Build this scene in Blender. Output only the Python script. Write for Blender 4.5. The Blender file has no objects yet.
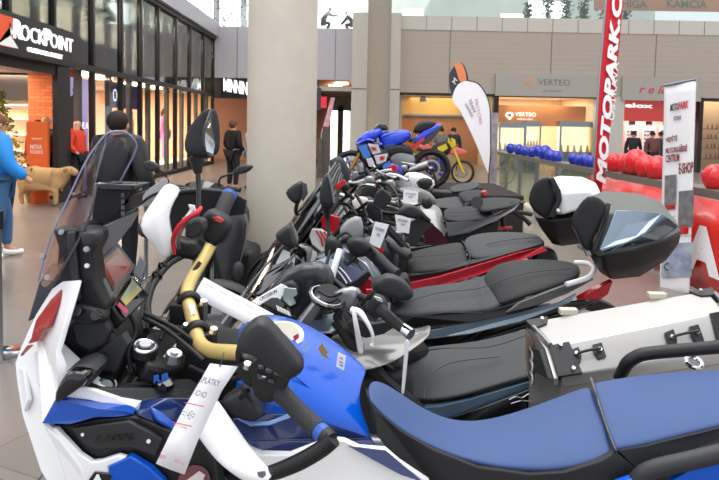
import bpy, bmesh, math, random
from mathutils import Vector, Matrix
random.seed(7)
SC = bpy.context.scene
COL = SC.collection
# ------------------------------------------------------------ camera
F, EYE, PITCH, ROLL, PX0, PY0 = 650.0, 1.58, math.radians(3.5), math.radians(1.1), 359.5, 166.0
cd = bpy.data.cameras.new('camera')
cam = bpy.data.objects.new('camera', cd); COL.objects.link(cam)
CAMR = Matrix.Rotation(math.radians(90)-PITCH, 3, 'X') @ Matrix.Rotation(ROLL, 3, 'Z')
cam.location = (0, 0, EYE); cam.rotation_euler = CAMR.to_euler()
cd.sensor_width = 36.0; cd.lens = F/719*36.0; cd.clip_start = 0.05; cd.clip_end = 200
cd.shift_y = -(239.5-PY0)/719
cd.dof.use_dof = True; cd.dof.focus_distance = 2.3; cd.dof.aperture_fstop = 11.0
SC.camera = cam
# ------------------------------------------------------------ world, daylight from the atrium roof, exposure
W = bpy.data.worlds.new('world'); SC.world = W; W.use_nodes = True
wn = W.node_tree; bg = wn.nodes['Background']
bg.inputs[0].default_value = (0.93, 0.95, 1.0, 1); bg.inputs[1].default_value = 0.72
def area(name, loc, size, power, col=(1, 1, 1), rot=(0, 0, 0), sy=None):
    l = bpy.data.lights.new(name, 'AREA'); l.energy = power; l.color = col; l.size = size
    if sy: l.shape = 'RECTANGLE'; l.size_y = sy
    o = bpy.data.objects.new(name, l); COL.objects.link(o); o.location = loc; o.rotation_euler = rot
    return o
area('skylight', (0.5, 5, 11), 9, 950, (1.0, 0.98, 0.95), sy=16)
area('skylight', (-9, 2, 9), 6, 260, (0.92, 0.96, 1.0), (0, math.radians(-48), 0), 10)
SC.view_settings.view_transform = 'Standard'; SC.view_settings.look = 'None'
SC.view_settings.gamma = 1; SC.view_settings.exposure = 0.75; SC.view_settings.use_curve_mapping = False
# ------------------------------------------------------------ picture-to-place helpers
def ray(px, py):
    return CAMR @ Vector(((px-PX0)/F, -(py-PY0)/F, -1.0))
def pt(px, py, d):
    r = ray(px, py); return Vector((0, 0, EYE)) + r*(d/r.y)
def onz(px, py, z=0.0):
    r = ray(px, py); return Vector((0, 0, EYE)) + r*((z-EYE)/r.z)
def onx(px, py, x):
    r = ray(px, py); return Vector((0, 0, EYE)) + r*(x/r.x)
def V(p, d=None):
    if isinstance(p, Vector): return p.copy()
    if len(p) == 2: return pt(p[0], p[1], d)
    return pt(*p)
# ------------------------------------------------------------ materials
def lin(h):
    h = h.lstrip('#'); c = [int(h[i:i+2], 16)/255 for i in (0, 2, 4)]
    return tuple(x/12.92 if x <= .04045 else ((x+.055)/1.055)**2.4 for x in c) + (1,)
MATS = {}
def mat(name, col='888888', rough=.5, metal=0., coat=0., spec=.5, noise=0., nscale=8., bump=0., bscale=200., emit=None, es=1., trans=0., alpha=1., col2=None, ior=1.45, sheen=0):
    if name in MATS: return MATS[name]
    m = bpy.data.materials.new(name); m.use_nodes = True
    nt = m.node_tree; b = nt.nodes['Principled BSDF']
    b.inputs['Base Color'].default_value = lin(col); b.inputs['Roughness'].default_value = rough
    b.inputs['Metallic'].default_value = metal; b.inputs['Coat Weight'].default_value = coat
    b.inputs['Coat Roughness'].default_value = .06
    b.inputs['Specular IOR Level'].default_value = spec; b.inputs['IOR'].default_value = ior
    b.inputs['Transmission Weight'].default_value = trans; b.inputs['Alpha'].default_value = alpha
    b.inputs['Sheen Weight'].default_value = sheen
    if emit: b.inputs['Emission Color'].default_value = lin(emit); b.inputs['Emission Strength'].default_value = es
    tc = nt.nodes.new('ShaderNodeTexCoord')
    n = nt.nodes.new('ShaderNodeTexNoise'); n.inputs['Scale'].default_value = nscale; n.inputs['Detail'].default_value = 4
    nt.links.new(tc.outputs['Object'], n.inputs['Vector'])
    mx = nt.nodes.new('ShaderNodeMix'); mx.data_type = 'RGBA'
    c = lin(col); k = max(noise, .03)
    c2 = lin(col2) if col2 else tuple(min(1, x*(1+k)+.01*k) for x in c[:3]) + (1,)
    c1 = c if col2 else tuple(x*(1-k) for x in c[:3]) + (1,)
    mx.inputs[6].default_value = c1; mx.inputs[7].default_value = c2
    nt.links.new(n.outputs['Fac'], mx.inputs[0]); nt.links.new(mx.outputs[2], b.inputs['Base Color'])
    if bump:
        n2 = nt.nodes.new('ShaderNodeTexNoise'); n2.inputs['Scale'].default_value = bscale
        nt.links.new(tc.outputs['Object'], n2.inputs['Vector'])
        bp = nt.nodes.new('ShaderNodeBump'); bp.inputs['Strength'].default_value = bump; bp.inputs['Distance'].default_value = .002
        nt.links.new(n2.outputs['Fac'], bp.inputs['Height']); nt.links.new(bp.outputs[0], b.inputs['Normal'])
    MATS[name] = m; return m
BLK = mat('black_plastic', '161719', .45, bump=.15, bscale=900)
BLG = mat('gloss_black', '08090b', .12, coat=.6)
DGR = mat('dark_grey_plastic', '2a2b2e', .5, bump=.15, bscale=900)
GRY = mat('grey_plastic', '6a6c70', .45)
RUB = mat('rubber', '17181a', .7, bump=.2, bscale=300)
WHT = mat('white_paint', 'f2f3f4', .18, coat=.5)
WPL = mat('white_plastic', 'e6e8ea', .35)
RED = mat('red_paint', 'b8141e', .22, coat=.5)
BLU = mat('bright_blue_paint', '0250bc', .2, coat=.35, spec=.35)
NAV = mat('navy_paint', '14295f', .16, coat=.7)
BMD = mat('blue_paint', '1a52b4', .2, coat=.6)
ALU = mat('aluminium', 'adaba8', .42, .8, noise=.06, nscale=3)
CHR = mat('chrome', 'd5d8da', .1, 1.)
STL = mat('steel', '9a9ca0', .3, .9)
GLD = mat('gold_anodised', 'd9bf78', .38, .35)
SEATB = mat('blue_seat_vinyl', '38507f', .62, bump=.35, bscale=700)
SEATK = mat('black_seat_vinyl', '1b1c1e', .6, bump=.35, bscale=700)
SEATG = mat('grey_seat_vinyl', '36383a', .6, bump=.3, bscale=700)
PAPER = mat('paper', 'f3f2f6', .6)
INK = mat('ink', '2a2a2e', .6)
INKR = mat('red_ink', 'c83a4c', .6)
MIR = mat('mirror_glass', 'b9c2c8', .04, 1.)
def glass(name, tint='ffffff', dens=.12, rough=.02, top=.22):
    """thin clear sheet: mostly see-through, with a reflective coat"""
    if name in MATS: return MATS[name]
    m = bpy.data.materials.new(name); m.use_nodes = True; nt = m.node_tree
    for n in list(nt.nodes): nt.nodes.remove(n)
    o = nt.nodes.new('ShaderNodeOutputMaterial'); t = nt.nodes.new('ShaderNodeBsdfTransparent'); t.inputs[0].default_value = lin(tint)
    g = nt.nodes.new('ShaderNodeBsdfGlossy'); g.inputs['Roughness'].default_value = rough
    d = nt.nodes.new('ShaderNodeLayerWeight'); d.inputs[0].default_value = .35
    mr = nt.nodes.new('ShaderNodeMapRange'); mr.inputs[3].default_value = dens*.5; mr.inputs[4].default_value = min(1, dens*2+top)
    nz = nt.nodes.new('ShaderNodeTexNoise'); nz.inputs['Scale'].default_value = 2.
    rr = nt.nodes.new('ShaderNodeMapRange'); rr.inputs[3].default_value = rough; rr.inputs[4].default_value = rough+.03
    nt.links.new(nz.outputs['Fac'], rr.inputs[0]); nt.links.new(rr.outputs[0], g.inputs['Roughness'])
    mx = nt.nodes.new('ShaderNodeMixShader')
    nt.links.new(d.outputs['Fresnel'], mr.inputs[0]); nt.links.new(mr.outputs[0], mx.inputs[0])
    nt.links.new(t.outputs[0], mx.inputs[1]); nt.links.new(g.outputs[0], mx.inputs[2]); nt.links.new(mx.outputs[0], o.inputs[0])
    MATS[name] = m; return m
GLS = glass('shop_glass', 'f4f8f8', .03, top=.1)
GLD2 = glass('upper_glass', '8f9694', .3, .04)
SCRN = glass('windscreen_glass', 'f4f3fa', .06, .10)
SMOKE = glass('smoked_glass', '3a3d42', .2, .04)
# ------------------------------------------------------------ mesh helpers
def cr(pts, n=4, closed=False):
    """Catmull-Rom smoothing of a list of vectors"""
    P = [Vector(p) for p in pts]; out = []; N = len(P)
    if N < 3: return P
    rng = range(N) if closed else range(N-1)
    for i in rng:
        if closed: a, b, c, d = P[i-1], P[i], P[(i+1) % N], P[(i+2) % N]
        else: a, b, c, d = P[max(i-1, 0)], P[i], P[i+1], P[min(i+2, N-1)]
        for k in range(n):
            t = k/n
            out.append(.5*((2*b)+(c-a)*t+(2*a-5*b+4*c-d)*t*t+(3*b-a-3*c+d)*t**3))
    if not closed: out.append(P[-1])
    return out
def wloc(p):
    v = Vector((0, 0, 0))
    while p is not None: v += p.location; p = p.parent
    return v
class M:
    def __init__(s): s.v = []; s.f = []
    def add(s, vs, fs):
        n = len(s.v); s.v += [Vector(v) for v in vs]; s.f += [tuple(i+n for i in f) for f in fs]; return s
    def box(s, c, sz, R=None):
        c = Vector(c); a = [x/2 for x in sz]; vs = []
        for x in (-1, 1):
            for y in (-1, 1):
                for z in (-1, 1):
                    q = Vector((x*a[0], y*a[1], z*a[2])); vs.append(c + (R @ q if R else q))
        return s.add(vs, [(0, 1, 3, 2), (4, 6, 7, 5), (0, 4, 5, 1), (2, 3, 7, 6), (0, 2, 6, 4), (1, 5, 7, 3)])
    def bx(s, x0, x1, y0, y1, z0, z1):
        return s.box(((x0+x1)/2, (y0+y1)/2, (z0+z1)/2), (abs(x1-x0), abs(y1-y0), abs(z1-z0)))
    def loft(s, rings, cap=True, closed=True):
        n = len(rings[0]); vs = [p for r in rings for p in r]; fs = []
        for i in range(len(rings)-1):
            for j in range(n if closed else n-1):
                k = (j+1) % n; fs.append((i*n+j, i*n+k, (i+1)*n+k, (i+1)*n+j))
        if cap and closed: fs.append(tuple(range(n))[::-1]); fs.append(tuple((len(rings)-1)*n+i for i in range(n)))
        return s.add(vs, fs)
    def tube(s, pts, r, n=10, sm=4, sq=1.0):
        P = cr(pts, sm) if sm > 1 else [Vector(p) for p in pts]
        R = r if isinstance(r, (list, tuple)) else [r]*len(pts)
        rs = []
        for i in range(len(P)):
            t = i/(len(P)-1)*(len(R)-1); k = min(int(t), len(R)-2) if len(R) > 1 else 0
            rs.append(R[k]+(R[min(k+1, len(R)-1)]-R[k])*(t-k))
        rings = []; up = None
        for i, p in enumerate(P):
            d = (P[min(i+1, len(P)-1)]-P[max(i-1, 0)])
            d = d.normalized() if d.length > 1e-9 else Vector((0, 0, 1))
            if up is None: up = d.orthogonal().normalized() if abs(d.z) > .95 else Vector((0, 0, 1))
            a = d.cross(up)
            if a.length < 1e-6: a = d.orthogonal()
            a.normalize(); b = a.cross(d).normalized(); up = b
            rings.append([p + a*math.cos(q)*rs[i] + b*math.sin(q)*rs[i]*sq for q in [2*math.pi*j/n for j in range(n)]])
        return s.loft(rings)
    def cyl(s, a, b, r, r2=None, n=20): return s.tube([a, b], [r, r if r2 is None else r2], n, 1)
    def ell(s, c, r, R=None, nu=16, nv=10):
        c = Vector(c); r = (r, r, r) if isinstance(r, (int, float)) else r; rings = []
        for i in range(nv+1):
            t = math.pi*(i+.001)/(nv+.002); rings.append([c + ((R or Matrix.Identity(3)) @ Vector((r[0]*math.sin(t)*math.cos(q), r[1]*math.sin(t)*math.sin(q), r[2]*math.cos(t)))) for q in [2*math.pi*j/nu for j in range(nu)]])
        return s.loft(rings)
    def ring(s, c, nrm, R, r, n=32, m=8, sx=1):
        nrm = Vector(nrm).normalized(); a = nrm.orthogonal().normalized(); b = nrm.cross(a); rings = []
        for i in range(n+1):
            q = 2*math.pi*i/n; o = a*math.cos(q)+b*math.sin(q)
            rings.append([Vector(c)+o*R+o*r*math.cos(w)+nrm*r*sx*math.sin(w) for w in [2*math.pi*j/m for j in range(m)]])
        return s.loft(rings, cap=False)
    def plate(s, pts, off):
        """outline (3-D points) given thickness along off"""
        n = len(pts); off = Vector(off); vs = [Vector(p) for p in pts] + [Vector(p)+off for p in pts]
        fs = [tuple(range(n)), tuple(range(n, 2*n))[::-1]] + [(i, (i+1) % n, n+(i+1) % n, n+i) for i in range(n)]
        return s.add(vs, fs)
    def puff(s, pts, front, back, nrm=(0, -1, 0), lv=5, pw=.45):
        P = [Vector(p) for p in pts]; c = sum(P, Vector())/len(P); nrm = Vector(nrm).normalized(); rings = []
        for i in range(2*lv+1):
            ph = (i/(2*lv)-.5)*math.pi*.97; sc = math.cos(ph)**pw; h = math.sin(ph)
            rings.append([c+(p-c)*sc+nrm*(h*(front if h > 0 else back)) for p in P])
        return s.loft(rings)
    def build(s, name, m, parent=None, bevel=0, sub=0, solid=0, sharp=38, bseg=2, recalc=True, flat=False):
        me = bpy.data.meshes.new(name); o = bpy.data.objects.new(name, me); COL.objects.link(o)
        if parent is not None: o.parent = parent; w = wloc(parent)
        else:
            xs = [v.x for v in s.v]; ys = [v.y for v in s.v]; zs = [v.z for v in s.v]
            w = Vector(((min(xs)+max(xs))/2, (min(ys)+max(ys))/2, min(zs))); o.location = w
        bm = bmesh.new(); bv = [bm.verts.new(v-w) for v in s.v]
        for f in s.f:
            try: bm.faces.new([bv[i] for i in f])
            except ValueError: pass
        if recalc: bmesh.ops.recalc_face_normals(bm, faces=bm.faces)
        big = [f for f in bm.faces if len(f.verts) > 4]
        if big: bmesh.ops.triangulate(bm, faces=big, ngon_method='EAR_CLIP')
        for f in bm.faces: f.smooth = not flat
        if not flat and not sub:
            for e in bm.edges:
                if len(e.link_faces) == 2 and e.calc_face_angle(0) > math.radians(sharp): e.smooth = False
        bm.to_mesh(me); bm.free(); me.materials.append(m)
        if solid:
            q = o.modifiers.new('thickness', 'SOLIDIFY'); q.thickness = solid; q.offset = 0
        if sub:
            q = o.modifiers.new('smooth', 'SUBSURF'); q.levels = q.render_levels = sub
        if bevel:
            q = o.modifiers.new('bevel', 'BEVEL'); q.width = bevel; q.segments = bseg; q.limit_method = 'ANGLE'; q.angle_limit = math.radians(35)
        return o
def grid(name, rows, m, parent=None, solid=.006, sub=2, d=None):
    q = M(); R = [[V(p, d) for p in r] for r in rows]; q.loft(R, cap=False, closed=False)
    return q.build(name, m, parent, solid=solid, sub=sub)
def plate(name, outline, m, parent=None, d=None, th=.01, nrm=(0, 1, 0), bevel=.002, sm=0, closed=True):
    P = [V(p, d) for p in outline]
    if sm: P = cr(P, sm, True)
    off = Vector(nrm).normalized()*th
    return M().plate(P, off).build(name, m, parent, bevel=bevel)
def puff(name, outline, m, parent=None, d=None, front=.03, back=.03, nrm=(0, -1, 0), sm=2, pw=.26, lv=6):
    P = [V(p, d) for p in outline]
    if sm: P = cr(P, sm, True)
    return M().puff(P, front, back, nrm, lv, pw).build(name, m, parent, sharp=60)
def tubep(name, pts, r, m, parent=None, n=12, sm=5, d=None):
    return M().tube([V(p, d) for p in pts], r, n, sm).build(name, m, parent, sharp=50)
ORD = ['first', 'second', 'third', 'fourth', 'fifth', 'sixth', 'seventh', 'eighth', 'ninth', 'tenth', 'eleventh', 'twelfth']
def thing(name, label, cat, loc, group=None):
    o = bpy.data.objects.new(name, None); COL.objects.link(o); o.location = loc; o.empty_display_size = .1
    o['label'] = label; o['category'] = cat
    if group: o['group'] = group
    return o
def tag(o, label, cat, group=None, kind=None):
    o['label'] = label; o['category'] = cat
    if group: o['group'] = group
    if kind: o['kind'] = kind
    return o
def struct(o): o['kind'] = 'structure'; return o
def text(name, s, bl, br, tl, m, parent=None, ext=.002, shear=0., bold=0.0):
    """lettering whose bounding box fills bl -> br, bl -> tl"""
    cu = bpy.data.curves.new('t', 'FONT'); cu.body = s; cu.size = 1; cu.shear = shear; cu.offset = bold; cu.resolution_u = 3
    t = bpy.data.objects.new('t', cu); COL.objects.link(t)
    dg = bpy.context.evaluated_depsgraph_get(); me = bpy.data.meshes.new_from_object(t.evaluated_get(dg))
    bpy.data.objects.remove(t); bpy.data.curves.remove(cu)
    xs = [v.co.x for v in me.vertices]; ys = [v.co.y for v in me.vertices]
    x0, x1, y0, y1 = min(xs), max(xs), min(ys), max(ys)
    U, T = br-bl, tl-bl; N = U.cross(T).normalized()
    q = M(); vs = [bl + U*((v.co.x-x0)/(x1-x0)) + T*((v.co.y-y0)/(y1-y0)) for v in me.vertices]
    fs = [tuple(p.vertices) for p in me.polygons]; n = len(vs)
    q.add(vs + [v+N*ext for v in vs], fs[:0] + [tuple(i+n for i in f) for f in fs])
    ed = {}
    for f in fs:
        for i in range(len(f)):
            e = (f[i], f[(i+1) % len(f)]); ed[e] = 1
    q.f += [(a, b, b+n, a+n) for (a, b) in ed if (b, a) not in ed]
    bpy.data.meshes.remove(me)
    return q.build(name, m, parent, recalc=False, flat=True)
def copy_tree(o, parent=None):
    c = o.copy(); COL.objects.link(c); c.parent = parent
    for ch in list(o.children): copy_tree(ch, c)
    return c
# ============================================================ SETTING
def tile_mat():
    m = bpy.data.materials.new('floor_tiles'); m.use_nodes = True; nt = m.node_tree; b = nt.nodes['Principled BSDF']
    tc = nt.nodes.new('ShaderNodeTexCoord'); mp = nt.nodes.new('ShaderNodeMapping'); mp.inputs['Rotation'].default_value[2] = math.radians(24)
    br = nt.nodes.new('ShaderNodeTexBrick'); br.offset = 0.0
    br.inputs['Color1'].default_value = lin('877f78'); br.inputs['Color2'].default_value = lin('7e766f'); br.inputs['Mortar'].default_value = lin('625b55')
    br.inputs['Scale'].default_value = 1; br.inputs['Mortar Size'].default_value = .004; br.inputs['Brick Width'].default_value = 1.2; br.inputs['Row Height'].default_value = .9
    n = nt.nodes.new('ShaderNodeTexNoise'); n.inputs['Scale'].default_value = 1.3; n.inputs['Detail'].default_value = 6
    mx = nt.nodes.new('ShaderNodeMix'); mx.data_type = 'RGBA'; mx.blend_type = 'MULTIPLY'; mx.inputs[0].default_value = .35
    nt.links.new(tc.outputs['Object'], mp.inputs[0]); nt.links.new(mp.outputs[0], br.inputs['Vector']); nt.links.new(tc.outputs['Object'], n.inputs['Vector'])
    nt.links.new(br.outputs['Color'], mx.inputs[6]); nt.links.new(n.outputs['Fac'], mx.inputs[7]); nt.links.new(mx.outputs[2], b.inputs['Base Color'])
    b.inputs['Roughness'].default_value = .28; b.inputs['Specular IOR Level'].default_value = .5
    return m
def brick_mat():
    m = bpy.data.materials.new('orange_brick'); m.use_nodes = True; nt = m.node_tree; b = nt.nodes['Principled BSDF']
    tc = nt.nodes.new('ShaderNodeTexCoord'); mp = nt.nodes.new('ShaderNodeMapping'); mp.inputs['Rotation'].default_value[0] = math.radians(90)
    br = nt.nodes.new('ShaderNodeTexBrick')
    br.inputs['Color1'].default_value = lin('b4602e'); br.inputs['Color2'].default_value = lin('96481f'); br.inputs['Mortar'].default_value = lin('80401f')
    br.inputs['Scale'].default_value = 1; br.inputs['Mortar Size'].default_value = .008; br.inputs['Brick Width'].default_value = .26; br.inputs['Row Height'].default_value = .08
    nt.links.new(tc.outputs['Object'], mp.inputs[0]); nt.links.new(mp.outputs[0], br.inputs['Vector']); nt.links.new(br.outputs['Color'], b.inputs['Base Color'])
    b.inputs['Roughness'].default_value = .8
    return m
FLOOR = tile_mat(); BRICK = brick_mat()
CONC = mat('concrete', 'c6beb0', .75, noise=.1, nscale=5, bump=.4, bscale=30)
PANEL = mat('beige_wall_panel', 'b3a698', .6, noise=.04, nscale=2)
PANELC = mat('light_wall_panel', 'c9c3b8', .6, noise=.04, nscale=2)
PANELL = mat('lilac_grey_panel', 'b9b5ba', .55)
SEAM = mat('panel_seam', '6f665c', .8)
FRAME = mat('dark_window_frame', '231f1e', .4, .3)
WARM = mat('warm_wall', 'e9c3a2', .8, noise=.1)
WOOD = mat('orange_wood', 'b0703c', .5, noise=.18, nscale=5)
CREAM = mat('cream_wall', 'e0c9a4', .8)
LAMP = mat('lamp_light', 'ffffff', .5, emit='fff1dc', es=7)
LAMPW = mat('window_light', 'ffffff', .5, emit='f6fbff', es=2.6)
SIGNL = mat('lit_letters', 'ffffff', .5, emit='ffffff', es=.75)
def bxs(name, x0, x1, y0, y1, z0, z1, m, parent=None, bevel=0, st=False):
    o = M().bx(x0, x1, y0, y1, z0, z1).build(name, m, parent, bevel=bevel, flat=True)
    if st: struct(o)
    return o
bxs('floor', -14, 20, -3, 48, -.2, 0, FLOOR, st=True)
XL, YB = -5.9, 26.0
# ---- left shop front: brick bay, glazing, upper glazing, gallery edge
bxs('ceiling_shop_left', -12, XL-.05, 3, 26.1, 2.78, 2.95, mat('shop_ceiling', 'b59b86', .8), st=True)
bxs('wall_left_back', -12, -11.8, 3, 26.1, 0, 2.78, WARM, st=True)
bxs('wall_left_upper', -8.2, -8, 3, 26.1, 2.95, 5.1, mat('upper_shop_wall', 'b5b0a6', .8, noise=.25, nscale=.8), st=True)
bxs('trim_gallery_left', -8.2, XL+.25, 3, 26.1, 5.02, 5.55, PANELL, st=True)
bxs('trim_head_left', XL-.1, XL+.12, 3, 26, 4.9, 5.02, FRAME, st=True)
bxs('trim_transom_left', XL-.08, XL+.08, 3, 26, 2.66, 2.78, FRAME, st=True)
bxs('trim_spandrel_left', XL-.12, XL-.06, 3, 16, 2.78, 3.35, mat('dark_spandrel', '3c3836', .35), st=True)
bxs('trim_base_left', XL-.06, XL+.06, 13.6, 26, 0, .12, FRAME, st=True)
MY = [14.3, 16.0, 17.4, 18.9, 20.7, 22.4, 24.3, 25.95]
MYU = [5.5, 7.2, 8.9, 10.9, 12.5] + MY
for i, y in enumerate(MYU):
    z0 = 0 if y > 13.5 else 3.3
    bxs('trim_mullion', XL-.05, XL+.07, y-.045, y+.045, z0, 4.95, FRAME, st=True)
PW = mat('brown_post', '55504b', .5)
for i, y in enumerate(MYU[3:]):
    bxs('trim_post', XL-.22, XL-.12, y-.4, y-.2, 0 if y > 13.5 else 3.3, 4.95, PW, st=True)
for i in range(len(MYU)-1):
    a, b = MYU[i]+.06, MYU[i+1]-.06
    struct(M().bx(XL-.01, XL+.01, a, b, 2.78, 4.9).build('window_%d' % (i+1), GLD2, flat=True))
    if a > 13.5: struct(M().bx(XL-.01, XL+.01, a, b, .12, 2.66).build('window_%d' % (i+20), GLS, flat=True))
# brick pier, black jambs
bxs('wall_brick_pier', -7.75, XL-.75, 15.2, 15.4, 0, 2.78, BRICK, st=True)
bxs('wall_entrance_back', -12, -7.7, 17.0, 17.1, 0, 2.1, CREAM, st=True)
bxs('wall_entrance_upper', -12, -7.7, 16.6, 17.1, 2.1, 2.78, mat('dark_spandrel2', '2c2726', .7), st=True)
bxs('wall_left_end', -12, XL-.05, 26.15, 26.3, 0, 2.78, WARM, st=True)
bxs('wall_left_end_upper', -8, XL-.05, 26.15, 26.3, 2.95, 5.02, mat('upper_end_wall', 'b79c84', .8), st=True)
p0 = onx(57.5, 200, XL+.1).y; p1 = onx(68, 200, XL+.1).y
bxs('trim_black_jamb', XL+.02, XL+.12, p0, p1+.1, 0, 3.0, mat('jamb_black', '17151a', .4), st=True)
# shop sign board
sg = thing('shop_sign', 'black outdoor shop sign with white letters above the brick entrance', 'sign', (XL+.35, 8, 2.7))
sy1 = onx(73, 50, XL+.35).y
bxs('sign_board', XL+.05, XL+.35, 6.5, sy1, 2.62, 3.28, mat('sign_black', '1d1b1d', .3), sg)
def sgt(s, px0, px1, z0, z1, m, name='lettering', **k):
    a, b = onx(px0, 40, XL+.352).y, onx(px1, 40, XL+.352).y
    return text(name, s, Vector((XL+.352, a, z0)), Vector((XL+.352, b, z0)), Vector((XL+.352, a, z1)), m, sg, ext=.015, **k)
sgt('ROCKPOINT', 13.5, 72.5, 2.89, 3.14, SIGNL)
sgt('R', 13.5, 22.3, 2.89, 3.19, SIGNL); sgt('P', 43.8, 51.5, 2.89, 3.19, SIGNL)
sgt('OUTDOOR EXPERT', 27, 62, 2.72, 2.80, SIGNL)
bxs('emblem', XL+.35, XL+.36, 9.3, onx(13, 40, XL+.35).y, 2.72, 3.2, mat('orange_emblem', 'e2522a', .5), sg)
a = onx(1, 40, XL+.36).y; b = onx(10, 40, XL+.36).y; c = onx(12.5, 40, XL+.36).y
M().plate([Vector((XL+.361, y, z)) for y, z in ((a-.1, 2.73), (a+.35, 2.95), (b, 3.14), (b+.06, 3.0), (c-.08, 3.04), (b+.02, 2.9), (a+.5, 2.73))], (.006, 0, 0)).build('emblem_peak', WHT, sg)
# entrance soffit and its strip light
bxs('trim_entrance_beam', XL-.3, XL+.1, 3, p0, 2.45, 2.66, FRAME, st=True)
l = tag(M().bx(-7.3, -7.1, 7, 12, 2.70, 2.76).build('strip_light', LAMP, flat=True), 'white strip light inside the brick shop entrance', 'lamp')
for x, y, e in ((-7.6, 9, 45), (-8.6, 13.5, 200), (-8.6, 18, 420), (-8.6, 22.5, 520)):
    area('shop_light', (x, y, 2.72), 1.6, e, (1, .80, .60), sy=3)
# shelf wall inside the entrance
sh = thing('display_shelf', 'white wall shelf unit deep inside the shop at the left edge', 'shelf', (-9, 16.8, 0))
for z in (.4, .8, 1.2, 1.6, 1.95): bxs('shelf_board', -9.6, -8, 16.5, 16.95, z, z+.03, PAPER, sh)
bxs('side_panel', -9.63, -9.6, 16.5, 16.95, 0, 1.98, PAPER, sh); bxs('side_panel', -8, -7.97, 16.5, 16.95, 0, 1.98, PAPER, sh)
area('shop_light', (-9.2, 15.2, 2.7), 1.0, 60, (1, .9, .78))
bxs('trim_window_plinth', -7.4, -6.3, 15.6, 25.5, 0, .25, mat('plinth_white', 'c9c2b8', .6), st=True)
# ceiling strip lights seen behind the glazing
for i, (px, py, w) in enumerate(((72, 70, 4), (79, 72, 8), (96, 77, 12), (134, 76, 14), (151, 78, 10), (198, 74, 12))):
    q = onx(px, py, XL-.9); y = q.y
    tag(M().bx(-7.1, -6.7, y, y+.9, 2.72, 2.77).build('ceiling_light', LAMP, flat=True), ORD[i]+' ceiling light from the left behind the dark framed glazing', 'lamp', 'ceiling lights in the left shops')
# posters, purple sign, letters
def xplane(px0, py0, px1, py1, x):
    a = onx(px0, py0, x); b = onx(px1, py1, x); return a.y, b.y, b.z, a.z
def poster_mat():
    m = bpy.data.materials.new('tower_poster'); m.use_nodes = True; nt = m.node_tree; b = nt.nodes['Principled BSDF']
    tc = nt.nodes.new('ShaderNodeTexCoord'); s = nt.nodes.new('ShaderNodeSeparateXYZ'); r = nt.nodes.new('ShaderNodeValToRGB')
    r.color_ramp.elements[0].color = lin('5c6494'); r.color_ramp.elements[1].color = lin('b4a8d8')
    nt.links.new(tc.outputs['Generated'], s.inputs[0]); nt.links.new(s.outputs['Z'], r.inputs[0]); nt.links.new(r.outputs[0], b.inputs['Base Color'])
    nt.links.new(r.outputs[0], b.inputs['Emission Color']); b.inputs['Emission Strength'].default_value = .35; return m
X2 = XL-.55
y0, y1, z0, z1 = xplane(68, 76, 88.5, 176, X2)
po = thing('poster', 'backlit violet poster of a dark stone tower behind the first glass', 'poster', (X2, y0, z1-2.6))
bxs('print', X2-.02, X2, y0, y1, .02, z1, poster_mat(), po)
def yz(px, py, x=X2): v = onx(px, py, x); return Vector((x+.004, v.y, v.z))
M().plate([yz(*p) for p in ((70, 150), (69.5, 97), (73, 94), (72.5, 88), (76, 81), (79, 88), (79, 96), (78, 100), (78, 150))], (.004, 0, 0)).build('tower', mat('tower_brown', '54454e', .8), po)
a = yz(69, 128.5); b = yz(88, 130.5); t = yz(69, 121.5); b.z = a.z
text('lettering', 'ONLINE A', a, b, t, SIGNL, po)
y0, y1, z0, z1 = xplane(109, 75, 140, 97, X2)
ps = thing('hanging_sign', 'purple banner hung high behind the glass', 'sign', (X2, y0, 2))
bxs('panel', X2-.02, X2, y0, y1, 1.95, 2.62, mat('purple', '5b3a94', .5), ps)
text('lettering', 'OR', Vector((X2+.004, y0+.25, 2.12)), Vector((X2+.004, y0+.8, 2.12)), Vector((X2+.004, y0+.25, 2.45)), SIGNL, ps)
ls = thing('shop_letters', 'white lit letters with underline behind the upper glass', 'sign', (-7.2, 19, 3.3))
def ylet(s, pa, pb, pc, x=-6.4):
    a, b, c = onx(*pa, x), onx(*pb, x), onx(*pc, x); return text('lettering', s, a, b, Vector((x, a.y, c.z)), SIGNL, ls)
ylet('D E H I F', (128, 52), (154, 62), (128, 30))
a, b = onx(140, 53, -6.4), onx(167, 62, -6.4)
M().tube([a, b], .035, 6, 1).build('underline', SIGNL, ls)
# tall plant / tree in the entrance
tr = thing('potted_tree', 'bushy yellow green tree in the shop entrance at the left edge', 'tree', (onz(4, 212).x-.02, 11.0, 0))
tx = tr.location.x
M().cyl((tx, 11, 0), (tx, 11, .4), .16, .22).build('pot', BLK, tr)
M().tube([(tx, 11, .3), (tx+.03, 11, 1.0), (tx, 11, 1.7)], [.04, .03, .01], 8, 4).build('trunk', mat('bark', '5b4630', .9), tr)
lf = M(); random.seed(3)
for i in range(700):
    h = random.random(); r = (1-h)*.46+.06; q = random.random()*6.28; rr = r*math.sqrt(random.random())
    c = Vector((tx+rr*math.cos(q), 11+rr*math.sin(q), .55+h*1.5)); d = Vector((random.gauss(0, 1), random.gauss(0, 1), random.gauss(0, .6))).normalized()*.07; e = d.orthogonal().normalized()*.022
    lf.add([c, c+d*.5+e, c+d, c+d*.5-e], [(0, 1, 2, 3)])
lf.build('foliage', mat('leaves', '7d7a2c', .7, noise=.6, nscale=9, col2='3b4a20'), tr, flat=True, recalc=False)
for i in range(40):
    h = random.random(); r = (1-h)*.42; q = random.random()*6.28
    M().ell((tx+r*math.cos(q), 11+r*math.sin(q), .6+h*1.35), .035, nu=8, nv=6).build('bauble', mat('bauble_gold', 'd8a93c', .25, .6), tr)
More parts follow.
